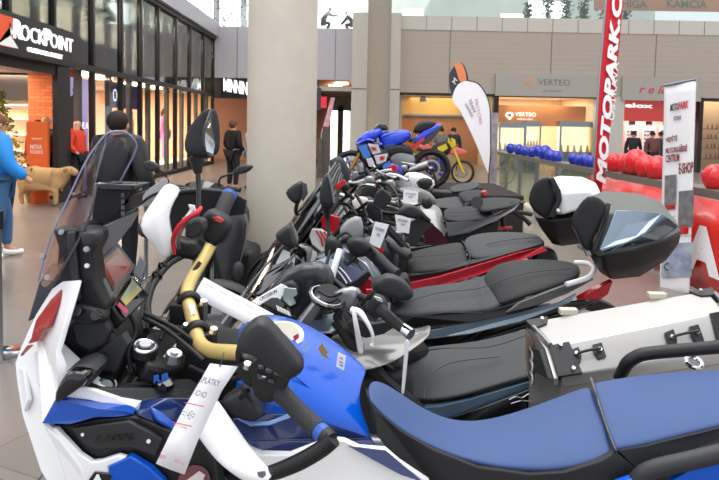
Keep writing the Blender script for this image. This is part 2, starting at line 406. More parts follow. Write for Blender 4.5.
# orange standing board
ob_ = thing('advertising_board', 'tall orange board with white print beside the sheep figure', 'board', (onz(36, 206).x, onz(36, 206).y, 0))
ob_.location.y += .45; bd = ob_.location.y; L, R_ = pt(26, 125, bd).x, pt(47, 125, bd).x; T = pt(36, 121, bd).z
bxs('panel', L, R_, bd, bd+.1, 0, T, mat('board_orange', 'd9622a', .55), ob_, bevel=.01)
text('lettering', 'NOVA', pt(30.3, 148.5, bd-.003), pt(42, 148.7, bd-.003), pt(30.3, 144, bd-.003), PAPER, ob_)
text('lettering', 'KOLEKCE', pt(30.3, 153, bd-.003), pt(43, 153.2, bd-.003), pt(30.3, 149.5, bd-.003), PAPER, ob_)
text('lettering', 'ROCKPOINT', pt(32, 139, bd-.003), pt(42, 139.2, bd-.003), pt(32, 137.4, bd-.003), PAPER, ob_)
# sheep figure
sd = onz(45, 205).y
sp = thing('sheep_figure', 'life size tan sheep figure standing in front of the shop', 'sheep', pt(46, 205, sd))
FUR = mat('tan_fleece', 'b99468', .9, noise=.15, nscale=30, bump=1., bscale=60)
def skin(name, nodes, edges, m, parent, root=0, sub=2, add=None):
    """one continuous surface grown round a joint skeleton: nodes = {key: (Vector, radius or (rx, ry))}"""
    ks = list(nodes); me = bpy.data.meshes.new(name); o = bpy.data.objects.new(name, me); COL.objects.link(o)
    w = wloc(parent) if parent else Vector(); o.parent = parent
    me.from_pydata([Vector(nodes[k][0])-w for k in ks], [(ks.index(a), ks.index(b)) for a, b in edges], []); me.materials.append(m)
    md = o.modifiers.new('skin', 'SKIN'); md.use_smooth_shade = True
    if not me.skin_vertices: 
        bpy.context.view_layer.update()
    for i, k in enumerate(ks):
        r = nodes[k][1]; r = (r, r) if isinstance(r, (int, float)) else r
        me.skin_vertices[0].data[i].radius = r; me.skin_vertices[0].data[i].use_root = (i == root)
    sm = o.modifiers.new('smooth', 'SUBSURF'); sm.levels = sm.render_levels = sub
    return o
S = sp.location
def sv(u, v, z): return Vector((S.x+u, S.y+v, S.z+z))
sheepn = {'mid': (sv(-.05, 0, .5), .23), 'rump': (sv(-.36, 0, .5), .2), 'tail': (sv(-.5, 0, .46), .09), 'chest': (sv(.22, 0, .5), .2), 'neck': (sv(.36, 0, .6), .12), 'head': (sv(.45, 0, .68), .1), 'muz': (sv(.6, 0, .6), .055),
 'h1': (sv(-.36, -.12, .3), .08), 'h1k': (sv(-.41, -.12, .18), .045), 'h1f': (sv(-.37, -.12, .02), .04), 'h2': (sv(-.36, .12, .3), .08), 'h2k': (sv(-.41, .12, .18), .045), 'h2f': (sv(-.37, .12, .02), .04),
 'f1': (sv(.22, -.11, .3), .07), 'f1k': (sv(.23, -.11, .17), .045), 'f1f': (sv(.22, -.11, .02), .04), 'f2': (sv(.2, .11, .3), .07), 'f2k': (sv(.14, .11, .17), .045), 'f2f': (sv(.14, .11, .02), .04)}
skin('body', sheepn, [('mid', 'rump'), ('rump', 'tail'), ('mid', 'chest'), ('chest', 'neck'), ('neck', 'head'), ('head', 'muz'), ('rump', 'h1'), ('h1', 'h1k'), ('h1k', 'h1f'), ('rump', 'h2'), ('h2', 'h2k'), ('h2k', 'h2f'), ('chest', 'f1'), ('f1', 'f1k'), ('f1k', 'f1f'), ('chest', 'f2'), ('f2', 'f2k'), ('f2k', 'f2f')], FUR, sp)
for s in (-1, 1): M().ell(sv(.42, s*.12, .7), (.03, .07, .035), nu=10, nv=6).build('ear', FUR, sp)
for s in (-1, 1): M().ell(sv(.51, s*.07, .68), .012, nu=8, nv=6).build('eye', BLG, sp)
# ---- concrete columns
struct(M().cyl((-.71, 5.9, 0), (-.71, 5.9, 9), .312, n=48).build('column_near', CONC))
struct(M().cyl((.63, 23.7, 0), (.63, 23.7, 9), .42, n=32).build('column_far', mat('concrete_far', '9c9384', .75, noise=.08)))
# ---- far wall
def bw(name, px0, px1, z0, z1, m, y=YB, th=.3, st=True):
    a, b = (px0-359.5)/F*y, (px1-359.5)/F*y
    return bxs(name, a, b, y, y+th, z0, z1, m, st=st)
bw('wall_back_left', 213, 351, 3.42, 5.45, PANELL)
for px in (236, 333.5): bw('trim_seam', px-.25, px+.25, 3.42, 5.45, SEAM, YB-.01, .02)
bw('wall_back_pilaster', 350, 398, 0, 6.05, PANELC, YB-.25, .5)
bw('trim_pilaster_line', 350, 398, 3.05, 3.09, SEAM, YB-.26, .03)
bw('wall_back_right', 398, 790, 2.98, 5.45, PANEL)
bw('trim_back_cap', 398, 790, 5.45, 6.0, PANELC, YB-.04, .4)
for k in range(16): bw('trim_seam', 398+k*25-.2, 398+k*25+.2, 5.45, 6.0, SEAM, YB-.05, .02)
for px in (447, 547.5, 651): bw('trim_seam', px-.3, px+.3, 2.98, 5.45, SEAM, YB-.01, .02)
for k in range(1, 12): bw('trim_fine_line', 398, 790, 2.98+k*.2, 2.985+k*.2, mat('panel_line', '978a7c', .6), YB-.004, .01)
bw('wall_pier', 594, 622, 0, 3.0, PANELC); bw('wall_pier', 697, 701, 0, 3.0, FRAME); bw('wall_pier', 492, 497, 0, 3.0, FRAME)
bxs('ceiling_shops_back', -6, 18, YB+.3, YB+6, 3.0, 3.2, mat('white_ceiling', 'cfc6b8', .8), st=True)
bw('wall_shops_back', 398, 800, 0, 3.0, WARM, YB+5, .1)
# ---- left far shop (salmon) with black sign
bw('wall_salmon_shop', 190, 330, 0, 3.4, mat('salmon_wall', 'd99a74', .8), YB+3.5, .1)
area('shop_light', (-7, 19, 4.9), 1.2, 4200, (1, .86, .72), sy=10)  # added fill lamp, no fixture there; brightens the wall behind the upper left glazing
fs = thing('shop_sign', 'black far shop sign with white block letters left of the near column', 'sign', ((232-360)*.04, YB, 2.6))
a = pt(214, 97, YB-.3)
bw('trim_far_bulkhead', 213, 262, 2.62, 3.42, mat('dark_bulkhead', '4a403c', .6), YB+.1, .4)
M().bx((221-360)*.04, (250-360)*.04, YB-.05, YB+.08, 2.72, 3.4).build('sign_board', mat('sign_black', '1d1b1d', .3), fs, flat=True)
text('lettering', 'MINNINI', pt(223.5, 90.5, YB-.06), pt(249, 95, YB-.06), pt(223.5, 77.5, YB-.06), SIGNL, fs, bold=.03)
area('shop_light', (-4.8, 28, 3.2), 2, 130, (1, .78, .6))
# ---- passage to the exit
bxs('ceiling_passage', -2.2, .2, YB+.3, YB+12, 3.42, 3.55, WOOD, st=True)
bxs('wall_passage_left', -2.3, -2.15, YB+.3, YB+10, 0, 3.42, mat('dark_wall', '45403d', .7), st=True)
bxs('wall_passage_end', -2.2, .6, YB+12, YB+12.1, 0, 3.5, PANELC, st=True)
for i, (a, b, c) in enumerate(((328, 341, 80), (334, 347, 84))):
    y = YB+1.4+(1-i)*1.6; tag(M().bx((a-360)/F*y, (b-360)/F*y, y, y+.5, 3.36, 3.41).build('ceiling_light', LAMP, flat=True), ('nearer', 'farther')[1-i]+' bright strip light on the wood ceiling of the exit passage', 'lamp', 'strip lights of the passage')
for px0, px1 in ((330, 336.5), (342, 348.5)):
    y = YB+11.9; struct(M().bx((px0-360)/F*y, (px1-360)/F*y, y-.05, y, .0, 2.9).build('window_exit', LAMPW, flat=True))
bw('trim_exit_header', 322, 350, 2.35, 3.0, PANELC, YB+6, .2); bw('trim_exit_post', 337, 342.5, 0, 2.6, mat('tan_post', '9a8a76', .6), YB+6, .2)
q = thing('hanging_sign', 'small black and red shop sign in the passage beside the near column', 'sign', (pt(320, 100, YB).x, YB+.2, 1.9))
M().bx(pt(317, 90, YB).x, pt(321, 90, YB).x, YB+.1, YB+.2, 2.2, 3.1).build('black_panel', BLG, q, flat=True)
M().bx(pt(318, 90, YB).x, pt(319, 90, YB).x, YB+.12, YB+.16, 3.1, 3.42).build('hanger', BLG, q, flat=True)
M().bx(pt(321, 90, YB).x, pt(326.5, 90, YB).x, YB+.1, YB+.2, 2.3, 2.75).build('red_panel', mat('sign_red', 'd8263e', .5, emit='d8263e', es=.3), q, flat=True)
q = thing('leaning_banner', 'white and pink slanted fabric banner in the exit passage', 'banner', (pt(324, 140, 25).x, 25, 0))
M().plate([pt(331, 97, 24.8), pt(335, 97, 24.8), pt(328, 131, 24.8), pt(321.5, 131, 24.8)], (0, .03, 0)).build('cloth', mat('pink_cloth', 'd9a3ab', .8, noise=.3, nscale=6), q)
M().cyl(pt(321.5, 131, 24.8), Vector((pt(321.5, 131, 24.8).x, 24.8, 0)), .02, n=8).build('pole', STL, q)
# dark stand at the far end of the passage
q = thing('display_stand', 'dark tall display stand beside the far side of the near column', 'stand', (pt(322, 140, 20).x, 20, 0))
for i, (a, b, c) in enumerate(((318, 323, 138), (323, 329, 126))):
    M().bx(pt(a, 130, 20).x, pt(b, 130, 20).x, 19.8+i*.1, 20.1+i*.1, 0, pt(a, c, 20).z).build('panel', mat('dark_stand', '2e2b2d', .6, noise=.5, nscale=12, col2='6a625c'), q, flat=True)
# ---- upper gallery behind the parapet
bxs('floor_gallery', -14, 20, YB+.3, 46, 5.3, 5.42, PANELC, st=True)
bxs('wall_gallery_back', -3, 20, 45, 45.2, 5.4, 12, mat('gallery_wall', 'c9cdc6', .8, noise=.2, nscale=.5), st=True)
struct(M().bx(-14, -.4, 44, 44.2, 5.4, 12).build('window_gallery', LAMPW, flat=True))
for px in (240, 300, 213): struct(M().bx((px-360)/F*43, (px-354)/F*43, 42.9, 43, 5.4, 12).build('trim_gallery_post', PANELL, flat=True))
for px0, px1, z0, z1 in ((422, 470, 7.0, 7.5), (497, 520, 7.2, 8.6), (400, 420, 7.4, 8.8), (524, 560, 8.2, 9.4)):
    struct(M().bx((px0-360)/F*40, (px1-360)/F*40, 40, 40.1, z0, z1).build('window_gallery_right', LAMPW, flat=True))
struct(M().bx(-5.9, 16, YB+.5, YB+.52, 5.5, 7.2).build('window_balustrade', glass('balustrade_glass', 'eef4f2', .1), flat=True))
GLEAF = mat('dark_leaves', '2f3f24', .8, noise=.5, nscale=6, col2='5c6a3c')
def bush(name, label, px, py, d, w, h, n, grp=None, m=GLEAF, s=.16):
    c = pt(px, py, d); t = thing(name, label, 'plant', (c.x, d, 5.42 if d > 27 else 0), grp); g = M(); random.seed(int(px))
    for i in range(n):
        q = Vector((random.gauss(0, .33)*w, random.gauss(0, .3)*w*.6, (random.random()-.5)*h))
        a = Vector((random.gauss(0, 1), random.gauss(0, 1), random.gauss(0, 1))).normalized()*s; b = a.orthogonal().normalized()*s*.35
        p = c+q; g.add([p, p+a*.5+b, p+a, p+a*.5-b], [(0, 1, 2, 3)])
    g.build('foliage', m, t, flat=True, recalc=False)
    M().cyl((c.x, d, t.location.z), (c.x, d, c.z), .04, n=8).build('stem', mat('bark', '5b4630', .9), t)
for i, (px, w) in enumerate(((528, 1.0), (548, 1.3), (566, 1.2), (584, 1.2), (606, 1.3), (626, 1.0))):
    bush('gallery_plant', ORD[i]+' dark leafy plant from the left behind the upstairs balustrade', px, 9 if px > 540 else 12, 28, w*.26, .8, 150, 'plants on the upper gallery')
bush('gallery_tree', 'green tree outside the upper glazing left of the near column', 224, 6, 40, 3, 2, 300)
ub = thing('hanging_banner', 'orange banner with green letters hung upstairs', 'banner', ((660-360)/F*27.5, 27.5, 6.2))
a, b, c = pt(594, 9.5, 27.5), pt(760, 12, 27.5), pt(594, -6, 27.5)
M().plate([a, b, b+(c-a), c], (0, .03, 0)).build('cloth', mat('banner_orange', 'c98a6a', .7), ub)
for s, x0, x1 in (('HIGA', 622, 647), ('KAMCIA', 667, 707)):
    text('lettering', s, pt(x0, 7, 27.49), pt(x1, 8, 27.49), pt(x0, -1, 27.49), mat('banner_green', '5f7a62', .7), ub, bold=.02)
# planter troughs / white shapes upstairs
for i, (a, b, z) in enumerate(((415, 470, .35), (385, 398, .5))):
    tag(M().bx((a-360)*.044, (b-360)*.044, 28.4, 29, 5.42, 5.9+z).build('planter_trough', WPL, bevel=.03), 'long white planter behind the upstairs balustrade' if i == 0 else 'short white planter upstairs beside the far column', 'planter')
# ============================================================ RIGHT-HAND SHOPS
def Bx(px, y=YB): return (px-359.5)/F*y
CASEG = glass('case_glass', 'fbfbf6', .1)
SHOW = mat('showcase_lining', 'fff4dc', .6, emit='ffedc8', es=.8)
for x in (398, 492, 594): bw('wall_shop_divider', x, x+3, 0, 3.0, CREAM, YB+.4, 4.6)
for i, (a, b) in enumerate(((398, 493), (497, 594), (622, 697), (701, 790))):
    bw('window_shop_%d' % (i+1), a, b, .1, 2.9, GLS, YB+.1, .02)
    bw('trim_shop_head', a, b, 2.88, 2.98, FRAME, YB-.01, .15)
    area('shop_light', (Bx((a+b)/2), YB+2.6, 2.95), 2.4, (70, 230, 170, 110)[i], (1, .86, .68) if i != 2 else (1, .8, .75), sy=3)
# wood shop behind the blue sport motorcycle
bw('wall_wood_shop', 400, 492, 0, 2.15, WOOD, YB+3.6, .1)
bw('wall_wood_shop_upper', 400, 492, 2.2, 3, mat('mustard_wall', 'c99a4a', .7), YB+3.7, .1)
bw('trim_wood_shop_shelf', 400, 492, 2.12, 2.2, STL, YB+3.4, .3)
g = thing('wall_lamp', 'dark hanging lamp on the mustard shop wall behind the blue motorcycle', 'lamp', (pt(423, 98, 29.3).x, 29.3, 2.4))
M().cyl(pt(423, 95, 29.3), pt(423, 101, 29.3), .12, .16).build('shade', BLK, g); M().cyl(pt(423, 94, 29.3), pt(423, 95, 29.3), .02).build('stem', BLK, g)
# jewellery shop
def sign_panel(px0, px1, py0, py1, label):
    a = pt(px0, py0, YB-.12); b = pt(px1, py1, YB-.12)
    t = thing('shop_sign', label, 'sign', (a.x, YB-.12, b.z)); bxs('sign_panel', a.x, b.x, YB-.12, YB-.003, b.z, a.z, mat('sign_panel', 'aba49b', .5), t); return t
vs = sign_panel(496, 597, 72.5, 97, 'pale grey jewellery sign panel above the lit jewellery shop')
text('lettering', 'VERTEO', pt(538, 84.5, YB-.125), pt(570, 85.3, YB-.125), pt(538, 78.5, YB-.125), mat('sign_grey', '77716a', .6), vs)
text('lettering', 'JEWELLERY', pt(543, 91.5, YB-.125), pt(563, 92, YB-.125), pt(543, 89.5, YB-.125), mat('sign_grey', '77716a', .6), vs)
def gem(px, py, r, d, m, parent, hole=None):
    P = [pt(px-r, py-r*.1, d), pt(px-r*.5, py-r*.8, d), pt(px+r*.5, py-r*.8, d), pt(px+r, py-r*.1, d), pt(px, py+r, d)]
    M().plate(P, (0, -.02, 0)).build('diamond_emblem', m, parent)
    c = sum(P, Vector())/5
    M().plate([c+(p-c)*.5+Vector((0, -.022, 0)) for p in P], (0, -.01, 0)).build('emblem_centre', hole or m, parent)
gem(530, 81.5, 5.2, YB-.125, mat('peach', 'd6a078', .5), vs, mat('sign_panel', 'aba49b', .5))
bw('wall_jewellery_fascia', 497, 594, 1.75, 2.62, WOOD, YB+1.6, .1)
lv = thing('shop_letters', 'white glowing jewellery letters on the orange wood wall', 'sign', (pt(506, 120, YB+1.5).x, YB+1.5, 1.9))
text('lettering', 'VERTEO', pt(515, 115.6, YB+1.5), pt(536, 116.2, YB+1.5), pt(515, 111.6, YB+1.5), SIGNL, lv)
text('lettering', 'JEWELLERY', pt(517, 119.6, YB+1.5), pt(533, 120, YB+1.5), pt(517, 117.8, YB+1.5), SIGNL, lv)
gem(509.5, 115.2, 4.4, YB+1.52, SIGNL, lv, WOOD)
def showcase(px0, px1, py0, py1, d, label):
    a = pt(px0, py0, d); b = pt(px1, py1, d)
    t = thing('display_cabinet', label, 'cabinet', ((a.x+b.x)/2, d, 0))
    bxs('base', a.x, b.x, d, d+.6, 0, b.z, STL, t)
    bxs('lining', a.x+.03, b.x-.03, d+.5, d+.6, b.z, a.z, SHOW, t)
    bxs('frame_top', a.x-.03, b.x+.03, d-.01, d+.62, a.z, a.z+.22, STL, t)
    for x in (a.x, b.x): bxs('frame_post', x-.03, x+.03, d, d+.06, b.z, a.z, STL, t)
    bxs('glass', a.x+.03, b.x-.03, d+.01, d+.02, b.z, a.z, CASEG, t)
    n = 5
    for i in range(n):
        x = a.x+(b.x-a.x)*(i+.5)/n
        M().tube([(x, d+.3, b.z), (x, d+.3, b.z+.12), (x, d+.3, b.z+.28)], [.09, .05, .03], 10, 3).build('bust', mat('bust_cream', 'efd9c0', .6), t)
    return t
showcase(500, 524, 127, 150, YB+.6, 'leftmost glowing display case in the jewellery shop')
showcase(526, 540, 126, 147, YB+1.0, 'narrow glowing display case between the two wide ones')
showcase(561, 593, 126, 152, YB+.4, 'widest glowing display case at the right of the jewellery shop')
# eyewear shop
es_ = sign_panel(623, 701, 76, 101, 'pale sign panel with red script letters above the eyewear shop')
text('lettering', 'r e lox', pt(639, 92.5, YB-.125), pt(676, 94, YB-.125), pt(639, 84.5, YB-.125), mat('sign_red2', 'cf3344', .5), es_, shear=.35, bold=.01)
bw('wall_eyewear_fascia', 623, 697, 2.02, 2.9, mat('fascia_red', 'cc2b20', .5, emit='d9301f', es=.25), YB+.5, .1)
q = thing('shop_letters', 'white glowing rounded letters on the red eyewear fascia', 'sign', (pt(640, 110, YB+.48).x, YB+.45, 2.5))
text('lettering', 'elox', pt(625, 106.8, YB+.48), pt(653, 107.8, YB+.48), pt(625, 102.3, YB+.48), SIGNL, q, bold=.03)
bw('wall_eyewear_back', 623, 697, 0, 2.1, mat('pink_wall', 'e6b7ae', .7), YB+3.0, .1)
for i, px in enumerate((626, 643, 660, 677)):
    d = YB+2.6; a = pt(px, 127, d); b = pt(px+12, 150, d)
    t = thing('eyewear_rack', ORD[i]+' tall white rack of dark glasses from the left on the pink wall', 'rack', (a.x, d, 0), 'eyewear racks')
    bxs('panel', a.x, b.x, d, d+.05, 0, a.z+.1, PAPER, t); bxs('number_sign', a.x+.1, a.x+.38, d-.05, d-.02, a.z+.12, a.z+.38, BLG, t)
    g = M()
    for r in range(7):
        for c in range(4): x = a.x+.06+c*.12; z = b.z-.2+r*.17; g.bx(x, x+.08, d-.04, d-.01, z, z+.05)
    o = g.build('glasses', BLG, t, flat=True); o['kind'] = 'stuff'
# shop with bottles at the right edge
bw('wall_bottle_shop', 701, 790, 0, 3, mat('tan_wall', '9f8462', .7), YB+2.2, .1)
t = thing('shelf_unit', 'dim shelf unit of small red bottles behind glass at the right edge', 'shelf', (Bx(704, 27.4), 27.4, 0))
for z in (.5, .95, 1.35, 1.75): bxs('shelf_board', Bx(702, 27.4), Bx(750, 27.4), 27.3, 27.6, z, z+.03, mat('dark_shelf', '4a3c2e', .5), t)
for k in range(22):
    z = (.53, .98, 1.38, 1.78)[k % 4]; x = Bx(704, 27.4)+.08+(k//4)*.17+(k % 3)*.02
    tag(M().tube([(x, 27.4, z), (x, 27.4, z+.13), (x, 27.4, z+.17), (x, 27.4, z+.22)], [.04, .04, .015, .015], 8, 1).build('bottle', mat('red_bottle', '8c2a1c', .3)), 'small dark red bottle on the dim shelves at the right edge', 'bottle', 'bottles at the right edge')
# ============================================================ RAIL WITH BALLOONS
RX = 3.42
STONE = mat('dark_rail_stone', '6c6862', .45, noise=.12, nscale=20)
bxs('trim_rail_top', RX, RX+.28, 4.2, 16.5, .95, 1.03, STONE, st=True)
bxs('trim_rail_top_far', -1, RX+.28, 16.5, 16.8, .95, 1.03, STONE, st=True) if False else None
for i in range(5): struct(M().bx(RX+.12, RX+.14, 9.7+i*1.35, 11+i*1.35, .05, .95).build('window_rail_%d' % (i+1), glass('rail_glass', 'e8efe6', .12), flat=True))
for i in range(9):
    y = 4.9+i*1.35; bxs('trim_rail_post', RX+.1, RX+.16, y-.03, y+.03, 0, .95, STL, st=True)
bn = thing('banner', 'long glossy red vinyl banner with large white letters under the rail', 'banner', (RX-.03, 7, 0))
g = M(); R = []
for k in range(60):
    y = 9.5-k*.09; R.append([Vector((RX-.04-.012*math.sin(k*.7), y, z)) for z in (.03, .3, .6, .95)])
g.loft(R, cap=False, closed=False).build('vinyl_sheet', mat('banner_red', 'd4281c', .22, coat=.3), bn, solid=.004)
for s, y0, y1 in (('A', 6.62, 5.95), ('R', 5.8, 5.2)):
    text('lettering', s, Vector((RX-.062, y0, .22)), Vector((RX-.062, y1, .22)), Vector((RX-.062, y0, .68)), WHT, bn, bold=.06)
BB = mat('blue_balloon', '1b2fa8', .18, coat=.3, spec=.6); RB = mat('red_balloon', 'd8232a', .18, coat=.3, spec=.6)
def balloon(px, py, r, m, label, grp):
    d = (RX+.1)*F/(px-360+.0); c = pt(px, py, d); R = r*d/F
    t = thing('balloon', label, 'balloon', (c.x, c.y, c.z-R*1.3), grp)
    rings = []
    for i in range(13):
        th = math.pi*(i+.02)/12.04; z = math.cos(th); rr = math.sin(th)*(1+.0*z)
        rings.append([c+Vector((rr*R*math.cos(q), rr*R*math.sin(q), (z*1.1 if z > 0 else z*1.25)*R)) for q in [2*math.pi*j/18 for j in range(18)]])
    M().loft(rings).build('bulb', m, t, sharp=90)
    b = c+Vector((0, 0, -1.25*R)); M().tube([b+Vector((0, 0, .01)), b-Vector((0, 0, .02))], [.008, .018], 8, 1).build('knot', m, t)
    M().tube([b, Vector((b.x, b.y, max(1.03, b.z-.05)))], .002, 5, 1).build('string', PAPER, t)
for k_, (px, py, r) in enumerate(((510.5, 147.5, 4.5), (519, 149, 5), (525, 150.5, 4.5), (532, 151.5, 5), (538, 150, 5), (545, 152, 7), (551, 155.5, 6), (556.5, 156.5, 6), (573.5, 158, 5.3), (580, 160, 5), (585, 159.5, 6.2), (591, 161.5, 6))):
    balloon(px, py, r, BB, ORD[k_]+' dark blue balloon from the left on the far rail', 'blue balloons on the rail')
for px, py, r, l in ((614.5, 162, 9, 'red balloon on the rail, nearest the tall red flag'), (628, 163, 9.5, 'red balloon between the first and the tallest on the rail'), (636, 161, 11.5, 'tallest and largest red balloon of the rail cluster'), (646, 165.5, 10.5, 'red balloon right of the tallest, partly hidden'), (657, 167, 11, 'red balloon touching the white roll-up banner')):
    balloon(px, py, r, RB, l, 'red balloons on the rail')
o = balloon(714, 176, 11.5, RB, 'single red balloon with small print at the right picture edge', None)
# ============================================================ FLAGS AND ROLL-UP BANNER
fl = thing('beach_flag', 'tall red feather flag with white letters running upwards', 'flag', (pt(597, 190, 8.6).x, 8.6, 0))
D = 8.6
Lp = [(593.5, 192), (594, 170), (595.5, 140), (597, 110), (599, 80), (601.5, 50), (604, 20), (607, -10), (611, -45)]
Rp = [(601, 192), (605, 170), (609, 140), (612.5, 110), (616, 80), (619, 50), (621.5, 20), (624, -10), (624, -45)]
g = M(); g.loft([[pt(a[0]+(b[0]-a[0])*t, a[1], D+.03*math.sin(t*3.1)) for t in (0, .33, .66, 1)] for a, b in zip(Lp, Rp)], cap=False, closed=False)
g.build('cloth', mat('flag_red', 'cf1f2e', .6), fl, solid=.004)
M().tube([Vector((pt(597, 192, D).x, D, .02))]+[pt(x, y, D) for x, y in Lp], .014, 8, 4).build('pole', STL, fl)
M().box((pt(597, 192, D).x, D, .02), (.36, .36, .04)).build('base_plate', STL, fl, bevel=.01)
# letters along the flag: baseline runs upward
def vtext(s, p_base0, p_base1, p_top0, m, parent, **k): return text('lettering', s, p_base0, p_base1, p_top0, m, parent, **k)
vtext('MOTOPARK.CZ', pt(605.5, 184, D-.02), pt(625, -28, D-.02), pt(595.5, 183, D-.02), WHT, fl, shear=.2, bold=.05)
vtext('OSTRAVA', pt(614, 120, D-.025), pt(619, 62, D-.025), pt(608.5, 119.5, D-.025), WHT, fl)
wf = thing('beach_flag', 'white teardrop flag with dark and orange top behind the blue motorcycle', 'flag', (pt(489, 180, 14).x, 14, 0))
D = 14
O = [(452.5, 96), (458, 84), (467, 80.5), (475, 81.5), (482, 87), (487.5, 97), (490, 110), (490, 130), (491, 155), (489, 172), (486, 168), (478, 148), (470, 130), (461, 112), (454.5, 103)]
M().plate(cr([pt(x, y, D) for x, y in O], 3, True), (0, .012, 0)).build('cloth', mat('flag_white', 'e9e6ea', .6), wf)
M().plate(cr([pt(x, y, D+.02) for x, y in ((449, 76), (454, 66), (459, 62), (465, 66), (469, 81), (466, 82), (458, 85), (452, 96))], 2, True), (0, .012, 0)).build('dark_top', mat('flag_dark', '35363e', .6), wf)
M().plate(cr([pt(x, y, D+.005) for x, y in ((454.5, 64), (459.5, 62), (464, 67), (466.5, 80), (460, 81), (457, 72))], 2, True), (0, .012, 0)).build('orange_top', mat('flag_orange', 'd9814f', .6), wf)
text('lettering', 'M', pt(455.5, 84, D-.01), pt(457.5, 80, D-.01), pt(452, 81, D-.01), WHT, wf)
text('lettering', 'TEAM', pt(468, 99, D-.01), pt(473, 112, D-.01), pt(471, 98, D-.01), mat('sign_grey', '77716a', .6), wf)
text('lettering', 'YAMAHA', pt(464, 103, D-.01), pt(471.5, 117, D-.01), pt(466.5, 102, D-.01), mat('sign_grey', '77716a', .6), wf)
text('lettering', 'MOTORS', pt(474.5, 99, D-.01), pt(479.5, 124, D-.01), pt(477.5, 98, D-.01), mat('soft_red', 'c9919c', .6), wf)
M().tube([Vector((pt(489, 180, D).x, D, .02)), pt(489, 172, D), pt(490.5, 155, D), pt(490.5, 130, D), pt(490, 108, D), pt(486, 94, D), pt(478, 83, D), pt(468, 80, D)], .012, 8, 4).build('pole', BLK, wf)
M().box((pt(489, 180, D).x, D, .02), (.5, .4, .04)).build('base_plate', BLK, wf, bevel=.01)
# narrow printed display beside it
D = 14.6; a, b = pt(490, 112, D), pt(498.5, 112, D)
q = thing('display_banner', 'narrow dark grey printed banner right of the white flag', 'banner', (a.x, D, 0))
M().bx(a.x, b.x, D, D+.03, .03, a.z).build('print', mat('print_grey', '3a3b3e', .5, noise=.6, nscale=7, col2='c9bdc2'), q, flat=True)
M().bx(a.x-.03, b.x+.03, D-.08, D+.1, 0, .05).build('foot', STL, q, flat=True)
# roll-up banner
D = 6.6
ru = thing('rollup_banner', 'white roll-up banner with red and black print in front of the rail', 'banner', (pt(677, 295, D).x, D, 0))
tl, tr_, bl, br = pt(664.5, 85, D), pt(696, 79, D-.3), pt(659.5, 297, D), pt(689, 297, D-.3)
def rp(u, v, o=0.0):
    a = tl.lerp(tr_, u); b = bl.lerp(br, u); return a.lerp(b, v)+Vector((0, -o, 0))
g = M(); g.loft([[rp(u/6, v/20)+Vector((0, .015*math.sin(u), 0)) for u in range(7)] for v in range(21)], cap=False, closed=False)
g.build('print', mat('banner_white', 'e9e9ec', .5), ru, solid=.003)
M().tube([rp(-.02, 0), rp(1.02, 0)], .014, 8, 1).build('top_rail', STL, ru)
M().tube([rp(-.02, 1), rp(1.02, 1)], .05, 10, 1).build('cassette', STL, ru)
M().tube([rp(.5, 0)+Vector((0, .05, 0)), rp(.5, 1)+Vector((0, .05, 0))], .01, 8, 1).build('support_pole', STL, ru)
def rt(s, u0, u1, v0, v1, m, **k): return text('lettering', s, rp(u0, v1, .03), rp(u1, v1, .03), rp(u0, v0, .03), m, ru, **k)
rt('MOTO', .16, .42, .09, .125, INK, bold=.03, shear=.2); rt('PARK', .42, .74, .087, .122, INKR, bold=.03, shear=.2); rt('OSTRAVA', .28, .52, .15, .17, INK)
rt('NEJVĚTŠÍ', .05, .42, .235, .27, mat('dark_red_ink', '7c1f2b', .6), bold=.02); rt('MOTORKÁŘSKÉ', .05, .74, .283, .318, mat('dark_red_ink', '7c1f2b', .6), bold=.02); rt('CENTRUM', .05, .5, .325, .36, mat('dark_red_ink', '7c1f2b', .6), bold=.02)
rt('E-SHOP', .5, .95, .37, .42, mat('dark_red_ink', '7c1f2b', .6), bold=.02)
def rq(name, u0, u1, v0, v1, m): return M().plate([rp(u0, v0, .028), rp(u1, v0, .028), rp(u1, v1, .028), rp(u0, v1, .028)], (0, -.003, 0)).build(name, m, ru)
PH = mat('photo_print', '24262a', .5, noise=.7, nscale=14, col2='9a9ba0'); PHB = mat('blue_photo_print', '2c4a72', .5, noise=.7, nscale=9, col2='c9d3df')
rq('photo', .04, .42, .42, .56, PH); rq('photo', .52, 1.0, .5, .67, PH); rq('caption', .06, .4, .56, .58, RED); rq('caption', .54, .86, .66, .70, RED); rq('photo', 0, 1, .74, .9, PHB)
for k in range(7): rt('motocykly  a  sport', .06, .44, .61+k*.03-.0 if k < 4 else .7, .62+k*.03 if k < 4 else .71, mat('grey_ink', '99949c', .7)) if k < 4 else None
for k in range(3): rt('servis  obleceni', .52, .96, .705+k*.02-.03+.03, .712+k*.02, mat('grey_ink', '99949c', .7)) if k < 1 else None
M().ring(rp(.22, .85, .03), (0, 1, 0), .035, .006).build('round_emblem', INK, ru)
a = pt(658, 292, 6.9)
